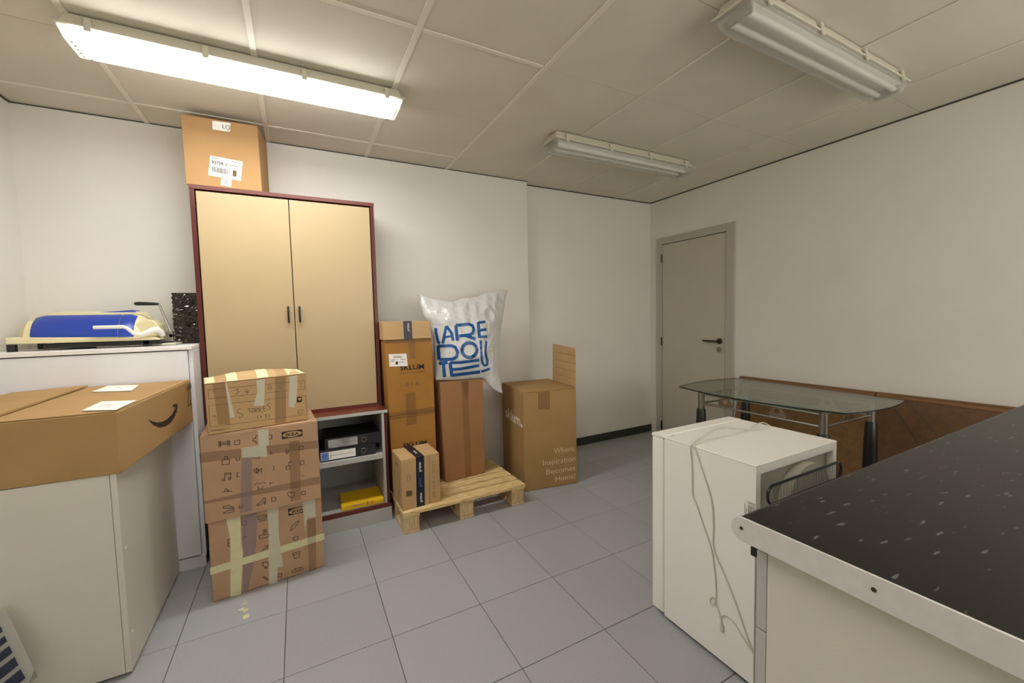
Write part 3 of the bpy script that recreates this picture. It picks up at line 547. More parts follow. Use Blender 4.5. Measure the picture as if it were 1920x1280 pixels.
# tall stack at the left of the pallet
def B4(x0, x1, y0, y1, z): return [(x0, y0, z), (x1, y0, z), (x1, y1, z), (x0, y1, z)]
F = Face((.49, 2.681), (.80, 2.681), .137)
sy0, sy1 = 2.681, 2.975
t = carton('cardboard_box', 'bottom amber carton of the printed pair behind the small pallet parcel', B4(.503, .803, sy0, sy1, .1375), B4(.498, .802, sy0, sy1, .654), 'cardo', group='amber printed cartons stacked on the pallet')
patch('tape_strip', F, [(118, 523), (186, 521), (183, 445), (116, 445)], M['tapeb'], t, label='brown parcel tape')
patch('tape_strip', F, [(4, 516), (312, 522), (312, 500), (4, 496)], M['tapeb'], t, label='brown parcel tape')
text('printed_name', F, 'SKLUM', 88, 296, 44, M['ink'], t, width=158, off=1, bold=1.2)
t = carton('cardboard_box', 'upper amber carton of the printed pair, white label on its front', B4(.497, .802, sy0, sy1, .6555), B4(.487, .797, sy0, sy1, 1.148), 'cardo', group='amber printed cartons stacked on the pallet')
patch('tape_strip', F, D['stt'][0], M['tapeb'], t, label='brown parcel tape'); patch('tape_strip', F, [(118, 660), (182, 662), (185, 524), (119, 522)], M['tapeb'], t, label='brown parcel tape')
patch('tape_strip', F, [(0, 1008), (306, 1008), (306, 990), (0, 992)], M['tapeb'], t, label='brown parcel tape')
patch('tape_strip', F, [(4, 538), (310, 545), (310, 522), (4, 522)], M['tapeb'], t, label='brown parcel tape')
patch('paper_label', F, D['stlabel'], M['label'], t, off=1.2)
lines('label_print', F, [[(50, 905), (100, 904)], [(50, 899), (105, 898)], [(30, 884), (60, 883)], [(90, 884), (125, 882)], [(80, 866), (120, 864)], [(30, 876), (52, 875)]], 3, M['ink2'], t, off=1.7)
patch('label_code', F, [(62, 852), (76, 852), (76, 872), (62, 872)], M['ink'], t, off=1.7)
text('printed_name', F, 'SKLUM', 88, 812, 44, M['ink'], t, width=158, off=1, bold=1.2)
g = G()
for k in range(11): ribbon(g, F, [(88 + k * 15.4, 792), (95 + k * 15.4, 793)], 5, .8)
obj('printed_tagline', g, 'ink', t)
lines('printed_symbols', F, [q + [q[0]] for q in D['sts'][:2]] + D['sts'][2:], 3, M['ink2'], t)
t = carton('parcel', 'shallow parcel sealed with navy tape topping the amber carton stack', B4(.480, .788, 2.672, 2.955, 1.150), B4(.479, .788, 2.672, 2.955, 1.268), 'cardl', bevel=.003)
F2 = Face((.479, 2.672), (.788, 2.672), 1.15)
patch('sealing_tape', F2, [(131, -1), (186, -1), (184, 119), (128, 119)], M['navy'], t, label='dark navy printed tape')
text('tape_lettering', F2, 'prime', 166, 52, 22, M['wink'], t, rot=PI / 2, off=1.4)
# small parcel with navy tape
c0, c1 = (.504, 2.417), (.745, 2.433)
sb = [(*c0, .1383), (*c1, .1383), (.738, 2.664, .1383), (.497, 2.652, .1383)]
st_ = [(.506, 2.418, .446), (.744, 2.432, .448), (.738, 2.664, .447), (.499, 2.652, .445)]
t = carton('parcel', 'small upright parcel with wide navy tape at the near pallet corner', sb, st_, 'cardl', bevel=.003)
F = Face(c0, c1, .137)
patch('sealing_tape', F, [(86, 1), (138, 0), (144, 310), (92, 309)], M['navy'], t, label='dark navy printed tape')
FT = Face((.506, 2.418, .4475), (.744, 2.432, .4485), up=(0, 1, 0)); patch('sealing_tape', FT, [(88, -1), (140, -1), (138, 233), (86, 233)], M['navy'], t, label='dark navy printed tape', off=.4)
for y, s in ((215, 0), (25, 0)): text('tape_lettering', F, 'prime', 122, y, 25, M['wink'], t, rot=PI / 2, off=1.5, bold=.4)
text('tape_lettering', F, 'prime', 121, 120, 24, M['stampblue'], t, rot=PI / 2, off=1.5)
text('tape_lettering', FT, 'prime', 121, 60, 25, M['wink'], t, rot=PI / 2, off=1.5)
patch('printed_code', F, D['smq'], M['ink2'], t); lines('printed_icons', F, D['sml'], 2.2, M['ink2'], t)
FS = Face((.498, 2.652), (.504, 2.417), .137)
lines('printed_arrows', FS, [[(110, 285), (122, 262), (110, 258)], [(150, 285), (160, 262), (148, 258)], [(100, 262), (125, 240)], [(140, 262), (170, 240)]], 4, M['ink'], t)
lines('printed_curve', FS, [[(165, 215), (172, 190), (176, 150), (174, 110), (168, 80), (160, 60)]], 4, M['ink'], t)
# tall plain brown carton
tb_ = [(.863, 2.686, .1383), (1.174, 2.71, .1383), (1.155, 2.965, .1383), (.844, 2.941, .1383)]
tt_ = [(.845, 2.6846, .838), (1.176, 2.7102, .838), (1.157, 2.965, .838), (.826, 2.941, .838)]
t = carton('cardboard_box', 'tall plain reddish brown carton carrying the white mailing bag', tb_, tt_, 'cardd', bevel=.005)
F = Face(tb_[0], tb_[1])
patch('tape_strip', F, [(152, 2), (200, 2), (192, 699), (141, 699)], M['tapec'], t, label='brown parcel tape')
patch('tape_strip', F, [(140, 699), (200, 699), (192, 600), (172, 560)], M['tapeb'], t, label='brown parcel tape')

# ------------------------------------------------------------ mailing bag
bo = D['bago']
FB = Face((.8, 2.74, .85), (1.2, 2.74, .85), up=(0, .16, .6))
def curve(P, u):
    P = [Vector(p) for p in P]; L = [0]
    for i in range(1, len(P)): L.append(L[-1] + (P[i] - P[i - 1]).length)
    s = u * L[-1]
    for i in range(1, len(P)):
        if s <= L[i] or i == len(P) - 1:
            k = (s - L[i - 1]) / max(1e-9, L[i] - L[i - 1]); k = min(1, max(0, k))
            p0 = P[max(i - 2, 0)]; p1 = P[i - 1]; p2 = P[i]; p3 = P[min(i + 1, len(P) - 1)]
            cr = .5 * ((2 * p1) + (p2 - p0) * k + (2 * p0 - 5 * p1 + 4 * p2 - p3) * k * k + (3 * p1 - p0 - 3 * p2 + p3) * k ** 3)
            return cr * .6 + (p1 + (p2 - p1) * k) * .4
def bagpt(u, v):
    """u left-right, v bottom-top"""
    L_ = curve(bo['left'][::-1], v); R_ = curve(bo['right'][::-1], v); Bm = curve(bo['bottom'], u); Tp = curve(bo['top'], u)
    c00 = Vector(bo['bottom'][0]); c10 = Vector(bo['bottom'][-1]); c01 = Vector(bo['top'][0]); c11 = Vector(bo['top'][-1])
    return L_ * (1 - u) + R_ * u + Bm * (1 - v) + Tp * v - (c00 * (1 - u) * (1 - v) + c10 * u * (1 - v) + c01 * (1 - u) * v + c11 * u * v)
N_ = 84; vs = []; fs = []
for side in (1, -1):
    for j in range(N_ + 1):
        for i in range(N_ + 1):
            u, v = i / N_, j / N_; p = bagpt(u, v)
            prof = (1 - abs(2 * u - 1) ** 2.6) ** .75 * (1 - abs(2 * v - 1) ** 2.2) ** .7
            if side == 1:
                dep = 118 * prof
                q = Vector((p.x * .006, p.y * .006, 3.1))
                edge = min(1, 4.5 * min(u, 1 - u, v, 1 - v))
                # pleats that fan from the mouth of the bag
                ple = math.sin(u * 40 + 5 * noise.noise((u * 4, v * 3, 1))) * 7 * max(0, v - .62) / .38
                ple += math.sin(v * 26 + 4 * noise.noise((u * 3, v * 5, 7))) * 3.2 * max(0, .22 - u) / .22
                ple += math.sin(v * 30 + u * 14) * 3 * max(0, u - .8) / .2
                big = noise.noise(q) * 12; sm = noise.noise(q * 3.1) * 7 + noise.noise(q * 7.5) * 3
                rid = -abs(noise.noise(Vector((p.x * .011, p.y * .008, 9)))) * 46 * (.3 + .75 * max(0, v - .45) / .55) + 4
                dep += (ple + big + sm + rid) * edge
                dep = max(dep, 1.0 if min(u, 1 - u, v, 1 - v) > 0 else 0)
            else:
                dep = -70 * prof
                # keep clear of the wall
            w_ = FB.p(p.x, p.y, dep)
            if w_.y > 3.112: w_.y = 3.112
            if v < .35 and p.x < 384: w_.z = max(w_.z, .8395)
            vs.append(w_)
    b = 0 if side == 1 else (N_ + 1) ** 2
    for j in range(N_):
        for i in range(N_):
            a = b + j * (N_ + 1) + i; f = (a, a + 1, a + N_ + 2, a + N_ + 1); fs.append(f if side == 1 else f[::-1])
t = thing('mailing_bag', (1.08, 2.85, .84), 'bulging white plastic mailing bag with big blue lettering on a tall carton', 'bag')
me = bpy.data.meshes.new('bag_body'); me.from_pydata([tuple(p) for p in vs], [], fs)
bm = bmesh.new(); bm.from_mesh(me); bmesh.ops.remove_doubles(bm, verts=bm.verts, dist=.0006)
bmesh.ops.recalc_face_normals(bm, faces=bm.faces)
for f in bm.faces: f.smooth = True
tree = BVHTree.FromBMesh(bm)
bm.transform(Matrix.Translation(-t.location)); bm.to_mesh(me); bm.free(); me.materials.append(M['poly'])
bb = bpy.data.objects.new('bag_body', me); COL.objects.link(bb); bb.parent = t
vd = Vector((.34, .93, -.10)).normalized()
g = G()
for wd, pts in D['bagt']:
    P = [Vector(p) for p in pts]; Q = [P[0]]
    for i in range(1, len(P)):
        n = max(1, int((P[i] - P[i - 1]).length / 7))
        for k in range(1, n + 1): Q.append(P[i - 1].lerp(P[i], k / n))
    closed = (P[0] - P[-1]).length < 1
    wd = wd * .69; K = len(Q); rows = []
    for i in range(K):
        a = Q[i - 1] if i else (Q[-2] if closed else Q[0]); c = Q[(i + 1)] if i < K - 1 else (Q[1] if closed else Q[-1]); d = (c - a)
        d = d.normalized() if d.length > 1e-6 else Vector((1, 0)); nr = Vector((-d.y, d.x)); row = []
        for k in range(-2, 3):
            q = Q[i] + nr * wd * k / 4; o_ = FB.p(q.x, q.y, 0); o_ = o_ - vd * .6
            hit, nn, idx, dist = tree.ray_cast(o_, vd, 2)
            if hit is None: hit = FB.p(q.x, q.y, 20)
            row.append(hit - vd * .0016)
        rows.append(row)
    g.add([p for r in rows for p in r], [(i * 5 + k, i * 5 + k + 1, i * 5 + k + 6, i * 5 + k + 5) for i in range(K - 1) for k in range(4)])
obj('printed_lettering', g, 'blue', t, label='large blue capital lettering', smooth=True)
g = G()
for (a, b, w1, h1) in ((398, 0, 12, 12), (420, 4, 12, 14)):
    vs_ = []
    for q in ((a, b), (a + w1, b + 1), (a + w1, b + h1), (a, b + h1)):
        o_ = FB.p(q[0], q[1], 0) - vd * .6; hit, nn, idx, dist = tree.ray_cast(o_, vd, 2)
        vs_.append((hit if hit else FB.p(q[0], q[1], 20)) - vd * .0018)
    g.add(vs_, [(0, 1, 2, 3)])
obj('printed_marks', g, 'foam', t)

# ------------------------------------------------------------ big carton with a raised flap
u_ = Vector((.422, -.061)).normalized(); n_ = Vector((.061, .422)).normalized(); A = Vector((1.418, 2.548)); W_ = .427; Dp = .50
def bc(a, b, z): q = A + u_ * a + n_ * b; return (q.x, q.y, z)
t = thing('open_carton', (1.66, 2.76, 0), 'large brown carton beside the pallet with one lid flap standing up', 'box')
kb = [bc(0, 0, .002), bc(W_, 0, .002), bc(W_, Dp, .002), bc(0, Dp, .002)]; kt = [bc(0, 0, .725), bc(W_, 0, .731), bc(W_, Dp, .731), bc(0, Dp, .727)]
obj('body', G().hexa(kb, kt), 'card', t, bevel=.004)
P = [bc(.004, .003, .7275), bc(W_ - .004, .003, .7335), bc(W_ - .004, Dp * .99, .7335), bc(.004, Dp * .99, .7295)]
obj('lid_flap', G().hexa(P, [(p[0], p[1], p[2] + .004) for p in P]), 'card', t, bevel=.001, seg=1)
FL = [bc(W_ - .003, .0, .736), bc(W_ + .001, .0, .736), bc(W_ + .001, .40, .736), bc(W_ - .003, .40, .736)]
fl2 = [bc(W_ - .003, .004, 1.036), bc(W_ + .001, .004, 1.036), bc(W_ + .001, .385, 1.046), bc(W_ - .003, .385, 1.046)]
fo = None
for k in range(5):
    a, b = k / 5 + .012, (k + 1) / 5 - .012
    lo = [lerp(p, q, a) for p, q in zip(FL, fl2)]; hi = [lerp(p, q, b) for p, q in zip(FL, fl2)]
    if fo is None: fo = obj('raised_flap', G().hexa([lerp(p, q, 0) for p, q in zip(FL, fl2)], [(p[0] + .001, p[1], p[2]) for p in fl2]), 'cardl', t)
    off = [(-.0028, 0, 0)] * 4
    obj('flap_segment', G().hexa([(p[0] - .0045 if i in (0, 3) else p[0] - .003, p[1], p[2]) for i, p in enumerate(lo)], [(p[0] - .0045 if i in (0, 3) else p[0] - .003, p[1], p[2]) for i, p in enumerate(hi)]), 'cardl', fo, bevel=.0008, seg=1)
F = Face((1.418, 2.548), (1.84, 2.487), 0)
for s_, (x, y), sz, wd in (('Where', (D['sft'][0][0][0], 254), 58, 170), ('Inspiration', (140, 176), 58, 268), ('Becomes', (166, 103), 58, 240), ('Home!', (240, 40), 58, 166)):
    text('printed_slogan', F, s_, x, y, sz, M['wink2'], t, width=wd, off=1, bold=-.4)
patch('tape_strip', F, [(115, 725), (210, 727), (208, 590), (114, 600)], M['tapeb'], t, label='brown parcel tape')
F = Face(bc(0, Dp, 0), bc(0, 0, 0))
text('printed_name', F, 'sklum', 85, 468, 118, M['wink'], t, width=335, off=1, bold=1.5)
hx, hy, hr = 452, 478, 15
patch('printed_heart', F, [(hx, hy - 18), (hx + 17, hy + 2), (hx + 15, hy + 12), (hx + 7, hy + 14), (hx, hy + 7), (hx - 7, hy + 14), (hx - 15, hy + 12), (hx - 17, hy + 2)], M['wink'], t, off=1)

# ------------------------------------------------------------ binding machine and film bundle on the white cabinet
ZT = 1.1695
t = thing('binding_machine', (-.93, 2.92, ZT), 'blue and cream comb binding machine with white lever on the tall cabinet', 'binding machine')
for x, y in ((-1.185, 2.775), (-1.185, 3.03), (-.70, 2.78), (-.70, 3.03)): obj('rubber_foot', G().box(x - .014, x + .014, y - .012, y + .012, ZT, ZT + .034), 'black', t, bevel=.002)
obj('base', G().hexa([(-1.20, 2.76, ZT + .035), (-.64, 2.76, ZT + .032), (-.64, 3.05, ZT + .032), (-1.20, 3.05, ZT + .035)], [(-1.20, 2.76, ZT + .068), (-.66, 2.76, ZT + .048), (-.66, 3.05, ZT + .05), (-1.20, 3.05, ZT + .068)]), 'creamp', t, bevel=.006)
obj('drawer_tray', G().box(-1.08, -.64, 2.768, 3.03, ZT + .010, ZT + .031), 'black', t, bevel=.003)
def arc(cy, cz, ry, rz, a0, a1, n=10): return [(cy - ry * math.cos(a0 + (a1 - a0) * i / n), cz + rz * math.sin(a0 + (a1 - a0) * i / n)) for i in range(n + 1)]
pr = [(2.96, ZT + .05)] + arc(2.93, ZT + .05, .155, .125, 0, PI / 2) + [(3.0, ZT + .190), (3.04, ZT + .15), (3.045, ZT + .05)]
g = G()
n = len(pr); L1 = [(-1.19, y, z) for y, z in pr]
def shrink(x, k): return [(x, 2.93 + (y - 2.93) * k, ZT + .05 + (z - ZT - .05) * k) for y, z in pr]
secs = [shrink(-1.197, .35), shrink(-1.178, .72), shrink(-1.15, .95), shrink(-1.09, 1.01), shrink(-.80, 1.0), shrink(-.745, .97), shrink(-.72, .82), shrink(-.705, .5)]
vs = [p for s_ in secs for p in s_]; fs = [tuple(range(n))[::-1], tuple((len(secs) - 1) * n + i for i in range(n))]
for k in range(len(secs) - 1):
    for i in range(n): fs.append((k * n + i, k * n + (i + 1) % n, (k + 1) * n + (i + 1) % n, (k + 1) * n + i))
obj('housing', G().add(vs, fs), 'creamp', t, smooth=True)
# blue curved cover
def shell(sec_x, ks, a1, th, nm, m, sm=True):
    g = G(); n = 12; vs = []
    for x, k in zip(sec_x, ks):
        for dd in (0, th):
            for y, z in arc(2.93, ZT + .05, (.158 + dd) * k, (.128 + dd) * k, .02, a1, n): vs.append((x, y, z))
    K = n + 1; fs = []
    for s_ in range(len(sec_x) - 1):
        A0 = s_ * 2 * K; B0 = A0 + 2 * K
        for i in range(n):
            fs += [(A0 + i, A0 + i + 1, B0 + i + 1, B0 + i), (A0 + K + i, B0 + K + i, B0 + K + i + 1, A0 + K + i + 1)]
        fs += [(A0, B0, B0 + K, A0 + K), (A0 + n, A0 + K + n, B0 + K + n, B0 + n)]
    e = (len(sec_x) - 1) * 2 * K
    for i in range(n): fs += [(i, K + i, K + i + 1, i + 1), (e + i, e + i + 1, e + K + i + 1, e + K + i)]
    return obj(nm, g.add(vs, fs), m, t, smooth=sm)
shell([-1.150, -1.135, -1.115, -1.09, -.812], [.80, .90, .96, 1, 1], 1.12, .005, 'cover', 'bluep')
shell([-.808, -.775, -.752, -.742], [1, 1, .93, .86], 1.12, .005, 'cover_end', 'bluep')
obj('rear_cover', G().hexa([(-1.02, 2.97, ZT + .176), (-.78, 2.97, ZT + .178), (-.775, 3.05, ZT + .17), (-1.0, 3.05, ZT + .17)], [(-.99, 2.975, ZT + .182), (-.80, 2.975, ZT + .196), (-.79, 3.05, ZT + .196), (-.97, 3.05, ZT + .186)]), 'bluep', t, bevel=.005)
# gear dome on the right
g = G(); pf = [(-.80, ZT + .05), (-.775, ZT + .085), (-.745, ZT + .122), (-.712, ZT + .139), (-.675, ZT + .137), (-.652, ZT + .11), (-.648, ZT + .05)]
g.prism([(a, b) for a, b in pf], 2.80, 2.93, 'y'); obj('gear_cover', g, 'creamp', t, bevel=.006)
obj('lever', G().tube([(-.885, 2.73, ZT + .105), (-.775, 2.73, ZT + .105), (-.762, 2.732, ZT + .098), (-.738, 2.74, ZT + .068), (-.715, 2.745, ZT + .062), (-.692, 2.748, ZT + .07), (-.668, 2.755, ZT + .085), (-.652, 2.765, ZT + .088), (-.642, 2.78, ZT + .075), (-.640, 2.80, ZT + .055)], .01, 12, rs=[.009, .009, .009, .009, .012, .014, .015, .016, .016, .013]), 'whitep', t, smooth=True)
obj('bracket', G().box(-.645, -.607, 2.845, 2.875, ZT + .02, ZT + .075), 'steel', t, bevel=.002)
obj('base_plate', G().box(-.90, -.585, 2.79, 2.94, ZT + .002, ZT + .012), 'housing', t, bevel=.002)
cr = obj('crank_arm', G().tube([(-.612, 2.86, ZT + .05), (-.632, 2.86, ZT + .125), (-.659, 2.86, ZT + .223)], .0055, 8), 'steel', t, smooth=True)
obj('crank_grip', G().tube([(-.658, 2.86, ZT + .223), (-.672, 2.86, ZT + .224), (-.70, 2.86, ZT + .225), (-.745, 2.86, ZT + .226), (-.760, 2.86, ZT + .226)], .009, 10, rs=[.006, .008, .0095, .0105, .007]), 'black', cr, smooth=True)
obj('crank_bolt', G().tube([(-.613, 2.845, ZT + .05), (-.613, 2.872, ZT + .05)], .009, 12), 'black', cr, smooth=True)
t = thing('film_bundle', (-.555, 3.0, ZT), 'black glossy crinkled bundle standing against the cherry side of the cupboard', 'bundle')
g = G(); nx, nz = 16, 44; vs = []
X0, X1, Y0, Y1, Z0, Z1 = -.622, -.50, 2.955, 3.06, ZT + .0005, ZT + .290
peri = []
for i in range(nx): peri.append((X0 + (X1 - X0) * i / nx, Y0))
for i in range(nx): peri.append((X1, Y0 + (Y1 - Y0) * i / nx))
for i in range(nx): peri.append((X1 - (X1 - X0) * i / nx, Y1))
for i in range(nx): peri.append((X0, Y1 - (Y1 - Y0) * i / nx))
K = len(peri)
for j in range(nz + 1):
    z = Z0 + (Z1 - Z0) * j / nz
    for (x, y) in peri:
        r_ = .002 * math.sin(z * 260 + x * 30) + .0065 * noise.noise((x * 55, y * 40, z * 75)) + .003 * noise.noise((x * 160, y * 90, z * 200)) if 0 < j < nz else -.002
        cxx, cyy = (X0 + X1) / 2, (Y0 + Y1) / 2; d_ = Vector((x - cxx, y - cyy)).normalized()
        vs.append((min(x + d_.x * r_, -.4945), y + d_.y * r_, z))
fs = [(j * K + i, j * K + (i + 1) % K, (j + 1) * K + (i + 1) % K, (j + 1) * K + i) for j in range(nz) for i in range(K)] + [tuple(range(K))[::-1], tuple(nz * K + i for i in range(K))]
obj('wrapped_film', G().add(vs, fs), 'film', t)

# ------------------------------------------------------------ fridge
def fr(x0, x1, y0, y1, z0, z1): return G().box(x0, x1, y0, y1, z0, z1)
fx0, fx1, fy0, fy1, fz0, fz1 = 1.305, 1.815, .79, 1.168, .018, .776
t = thing('small_fridge', (1.56, .98, 0), 'small white fridge with its back to the worktop and a cable on top', 'fridge')
obj('cabinet_shell', G().box(fx0, fx0 + .026, fy0, fy1, fz0, fz1 - .004).box(fx1 - .026, fx1, fy0, fy1, fz0, fz1 - .004).box(fx0 + .026, fx1 - .026, fy0, fy1, fz1 - .03, fz1 - .004).box(fx0 + .026, fx1 - .026, fy0 + .03, fy1, fz0, fz1 - .03), 'fridge', t, bevel=.0015)
obj('top_panel', G().box(fx0 - .001, fx1 + .001, fy0 - .001, fy1 + .02, fz1 - .004, fz1 + .004), 'fridge', t, bevel=.003)
obj('back_plate', G().box(fx0 + .027, fx1 - .027, fy0 + .022, fy0 + .0295, .05, fz1 - .031), 'fback', t)
d = obj('door', G().box(fx0, fx1, fy1 + .006, fy1 + .066, fz0 + .005, fz1 - .008), 'fridge', t, bevel=.006)
obj('door_gasket', G().box(fx0 + .006, fx1 - .006, fy1, fy1 + .006, fz0 + .01, fz1 - .012), 'cable', d)
obj('door_top_cap', G().box(fx0 - .001, fx1 + .001, fy1 + .006, fy1 + .067, fz1 - .0075, fz1 + .006), 'fridge', d, bevel=.003)
obj('hinge_cap', G().tube([(fx0 + .03, fy1 - .02, fz1 + .004), (fx0 + .03, fy1 - .02, fz1 + .009)], .008, 12), 'cable', t, smooth=True)
for x in (fx0 + .03, fx1 - .03):
    for y in (fy0 + .04, fy1 - .03): obj('foot', G().tube([(x, y, 0), (x, y, .018)], .014, 12), 'black', t, smooth=True)
# condenser coil: closed loop tube with fine wires
def rrect(x0, x1, z0, z1, r, y, n=6):
    P = []
    for cx_, cz_, a0 in ((x1 - r, z1 - r, 0), (x0 + r, z1 - r, PI / 2), (x0 + r, z0 + r, PI), (x1 - r, z0 + r, 1.5 * PI)):
        for i in range(n + 1): a = a0 + PI / 2 * i / n; P.append((cx_ + r * math.cos(a), y, cz_ + r * math.sin(a)))
    return P + [P[0]]
cy_ = .745
for k in range(5):
    z1 = .727 - k * .11
    obj('condenser_tube', G().tube(rrect(1.292, 1.745, z1 - .062, z1, .03, cy_), .0045, 8, cap=False), 'black', t, smooth=True)
g = G()
for i in range(46):
    x = 1.316 + i * .0092; g.box(x, x + .0009, cy_ - .004, cy_ - .003, .22, .727)
wires = obj('condenser_wires', g, 'black', t)
for x in (1.36, 1.70):
    for z in (.50, .25): obj('condenser_bracket', G().box(x - .006, x + .006, cy_ + .004, .812, z - .004, z + .004), 'black', t)
obj('insulation_disc', G().tube([(1.60, .772, .60), (1.60, .811, .60)], .135, 40), 'foam', t, smooth=True)
obj('compressor', G().tube([(1.56, .765, .12), (1.56, .765, .14), (1.56, .765, .22), (1.56, .765, .25)], .08, 24, rs=[.07, .08, .08, .05]), 'black', t, smooth=True)
FS = Face((fx0, fy1), (fx0, fy0), 0)
g = G()
x = 0
patch('energy_sticker', FS, [(338, 560), (377, 560), (377, 655), (338, 655)], M['label'], t)
g = G(); z = 566
random.seed(2)
while z < 650: h_ = random.choice((1, 2, 3)); g.add([FS.p(352, z, 1), FS.p(376, z, 1), FS.p(376, z + h_, 1), FS.p(352, z + h_, 1)], [(0, 1, 2, 3)]); z += h_ + random.choice((1.4, 2.2, 3))
g.box(fx0 + .001, fx0 + .02, fy0 - .0012, fy0 - .0003, .60, .602)
obj('barcode', g, 'ink', t)
lines('sticker_print', FS, [[(342, 570), (342, 640)], [(347, 565), (347, 625)]], 1.6, M['ink'], t, off=1)
# mains cable
def smoothpts(P, n=5):
    P = [Vector(p) for p in P]; o = []
    for i in range(len(P) - 1):
        p0 = P[max(i - 1, 0)]; p1 = P[i]; p2 = P[i + 1]; p3 = P[min(i + 2, len(P) - 1)]
        for k in range(n):
            q = k / n; o.append(.5 * ((2 * p1) + (p2 - p0) * q + (2 * p0 - 5 * p1 + 4 * p2 - p3) * q * q + (3 * p1 - p0 - 3 * p2 + p3) * q ** 3))
    return o + [P[-1]]
sx = fx0 - .0035; zt = fz1 + .0075
cA = [(1.8, 1.034, 0.784), (1.823, 1.071, 0.784), (1.797, 1.079, 0.784), (1.689, 1.045, 0.784), (1.546, 1.035, 0.784), (1.463, 1.042, 0.784), (1.312, 1.034, 0.784), (1.302, 1.039, 0.757), (1.302, 1.034, 0.709), (1.302, 1.032, 0.643), (1.302, 1.029, 0.586), (1.302, 1.013, 0.56), (1.302, 0.985, 0.498), (1.302, 0.949, 0.418), (1.302, 0.935, 0.345), (1.302, 0.928, 0.261), (1.302, 0.934, 0.218), (1.302, 0.949, 0.211), (1.302, 0.951, 0.229), (1.302, 0.937, 0.241), (1.302, 0.928, 0.224), (1.302, 0.913, 0.19), (1.302, 0.907, 0.17)]
cB = [(1.8, 1.034, 0.784), (1.756, 1.022, 0.784), (1.674, 1.036, 0.784), (1.645, 1.073, 0.784), (1.593, 1.125, 0.784), (1.453, 1.083, 0.784), (1.312, 1.034, 0.784), (1.302, 1.019, 0.771), (1.302, 0.986, 0.692), (1.302, 0.95, 0.601), (1.302, 0.941, 0.502), (1.302, 0.939, 0.423), (1.302, 0.894, 0.345), (1.302, 0.849, 0.263), (1.302, 0.81, 0.175), (1.302, 0.786, 0.133)]
cC = [(1.302, 0.907, 0.17), (1.302, 0.906, 0.187), (1.302, 0.894, 0.201), (1.302, 0.876, 0.205), (1.302, 0.856, 0.197), (1.302, 0.832, 0.174), (1.302, 0.786, 0.133)]
tc_ = thing('mains_cable', (1.3, 1.0, fz1), 'thin pale mains cable draped over the top and side of the white fridge', 'cable')
obj('cord', G().tube(smoothpts(cA), .0024, 7), 'cable', tc_, smooth=True)
obj('cord', G().tube(smoothpts(cB), .0024, 7), 'cable', tc_, smooth=True)
obj('cord', G().tube(smoothpts(cC), .0024, 7), 'cable', tc_, smooth=True)
p = cA[-1]; obj('plug', G().tube([p, (p[0], p[1] - .004, p[2] - .02), (p[0], p[1] - .006, p[2] - .035)], .007, 10, rs=[.004, .007, .006]), 'cable', tc_, smooth=True)

# ------------------------------------------------------------ near worktop and its base unit
t = thing('worktop', (1.5, .2, .88), 'dark speckled postformed worktop with screwed aluminium end strip', 'worktop')
wx0, wx1, wy0, wy1, wz = .677, 2.45, -.35, .452, .92
r = .02
prof = [(wy0, wz - .04), (wy1 - r, wz - .04)] + [(wy1 - r + r * math.sin(PI * i / 12), wz - .02 - r * math.cos(PI * i / 12)) for i in range(1, 12)] + [(wy1 - r, wz), (wy0, wz)]
obj('slab', G().prism(prof, wx0 + .003, wx1), 'worktop', t, smooth=True)
pr2 = [(a + (.0015 if a > 0 else 0), b + (.0015 if b > wz - .02 else -.0015)) for a, b in prof]
obj('end_strip', G().prism(pr2, wx0 - .001, wx0 + .003), 'alu', t, bevel=.0006, seg=1, label='brushed aluminium end strip')
for y in (.434, .247, .06): obj('screw', G().tube([(wx0 - .001, y, wz - .018), (wx0 - .0018, y, wz - .018)], .0032, 10), 'dsteel', t)
t = thing('base_unit', (1.5, .05, 0), 'pale base unit below the dark worktop, drawer fronts facing the fridge', 'cabinet')
obj('side_panel', G().box(.70, .718, -.3, .402, .0, .879), 'cab', t, bevel=.001)
obj('carcass', G().box(.719, 2.42, -.3, .40, .1, .879), 'cab', t)
obj('plinth', G().box(.719, 2.42, -.3, .35, 0, .099), 'grey', t)
for k in range(3):
    for z0, z1, nm in ((.72, .862, 'drawer_front'), (.11, .717, 'door')):
        d = obj(nm, G().box(.702 + k * .573, .702 + k * .573 + .569, .404, .422, z0, z1), 'grey', t, bevel=.001)
        obj('handle', G().tube([(.95 + k * .573, .422, z1 - .04), (.95 + k * .573, .445, z1 - .04), (1.03 + k * .573, .445, z1 - .04), (1.03 + k * .573, .422, z1 - .04)], .004, 8), 'steel', d, smooth=True)
obj('bumper', G().box(.702, .714, .4225, .434, .845, .862), 'black', t, bevel=.002)

# ------------------------------------------------------------ glass table
t = thing('glass_table', (2.73, 1.52, 0), 'glass topped table with silver rails and black flared legs', 'table')
gz = .745
def edge(n=16):
    P = []
    def seg(a, b, bulge, nn):
        a = Vector(a); b = Vector(b); d = b - a; nr = Vector((d.y, -d.x)).normalized()
        for i in range(nn): q = i / nn; P.append(a + d * q + nr * bulge * 4 * q * (1 - q))
    seg((2.475, 1.045), (3.09, 1.02), .045, n); seg((3.09, 1.02), (3.11, 2.06), .0, 2); seg((3.11, 2.06), (2.44, 2.045), .06, n); seg((2.44, 2.045), (2.475, 1.045), .085, n)
    return P
E_ = edge()
obj('glass_top', G().prism([(p.x, p.y) for p in E_], gz - .004, gz + .004, 'z'), 'glass', t)
g = G(); pts = [(p.x, p.y, gz) for p in E_]; cxm = sum(p[0] for p in pts) / len(pts); cym = sum(p[1] for p in pts) / len(pts); vs = []
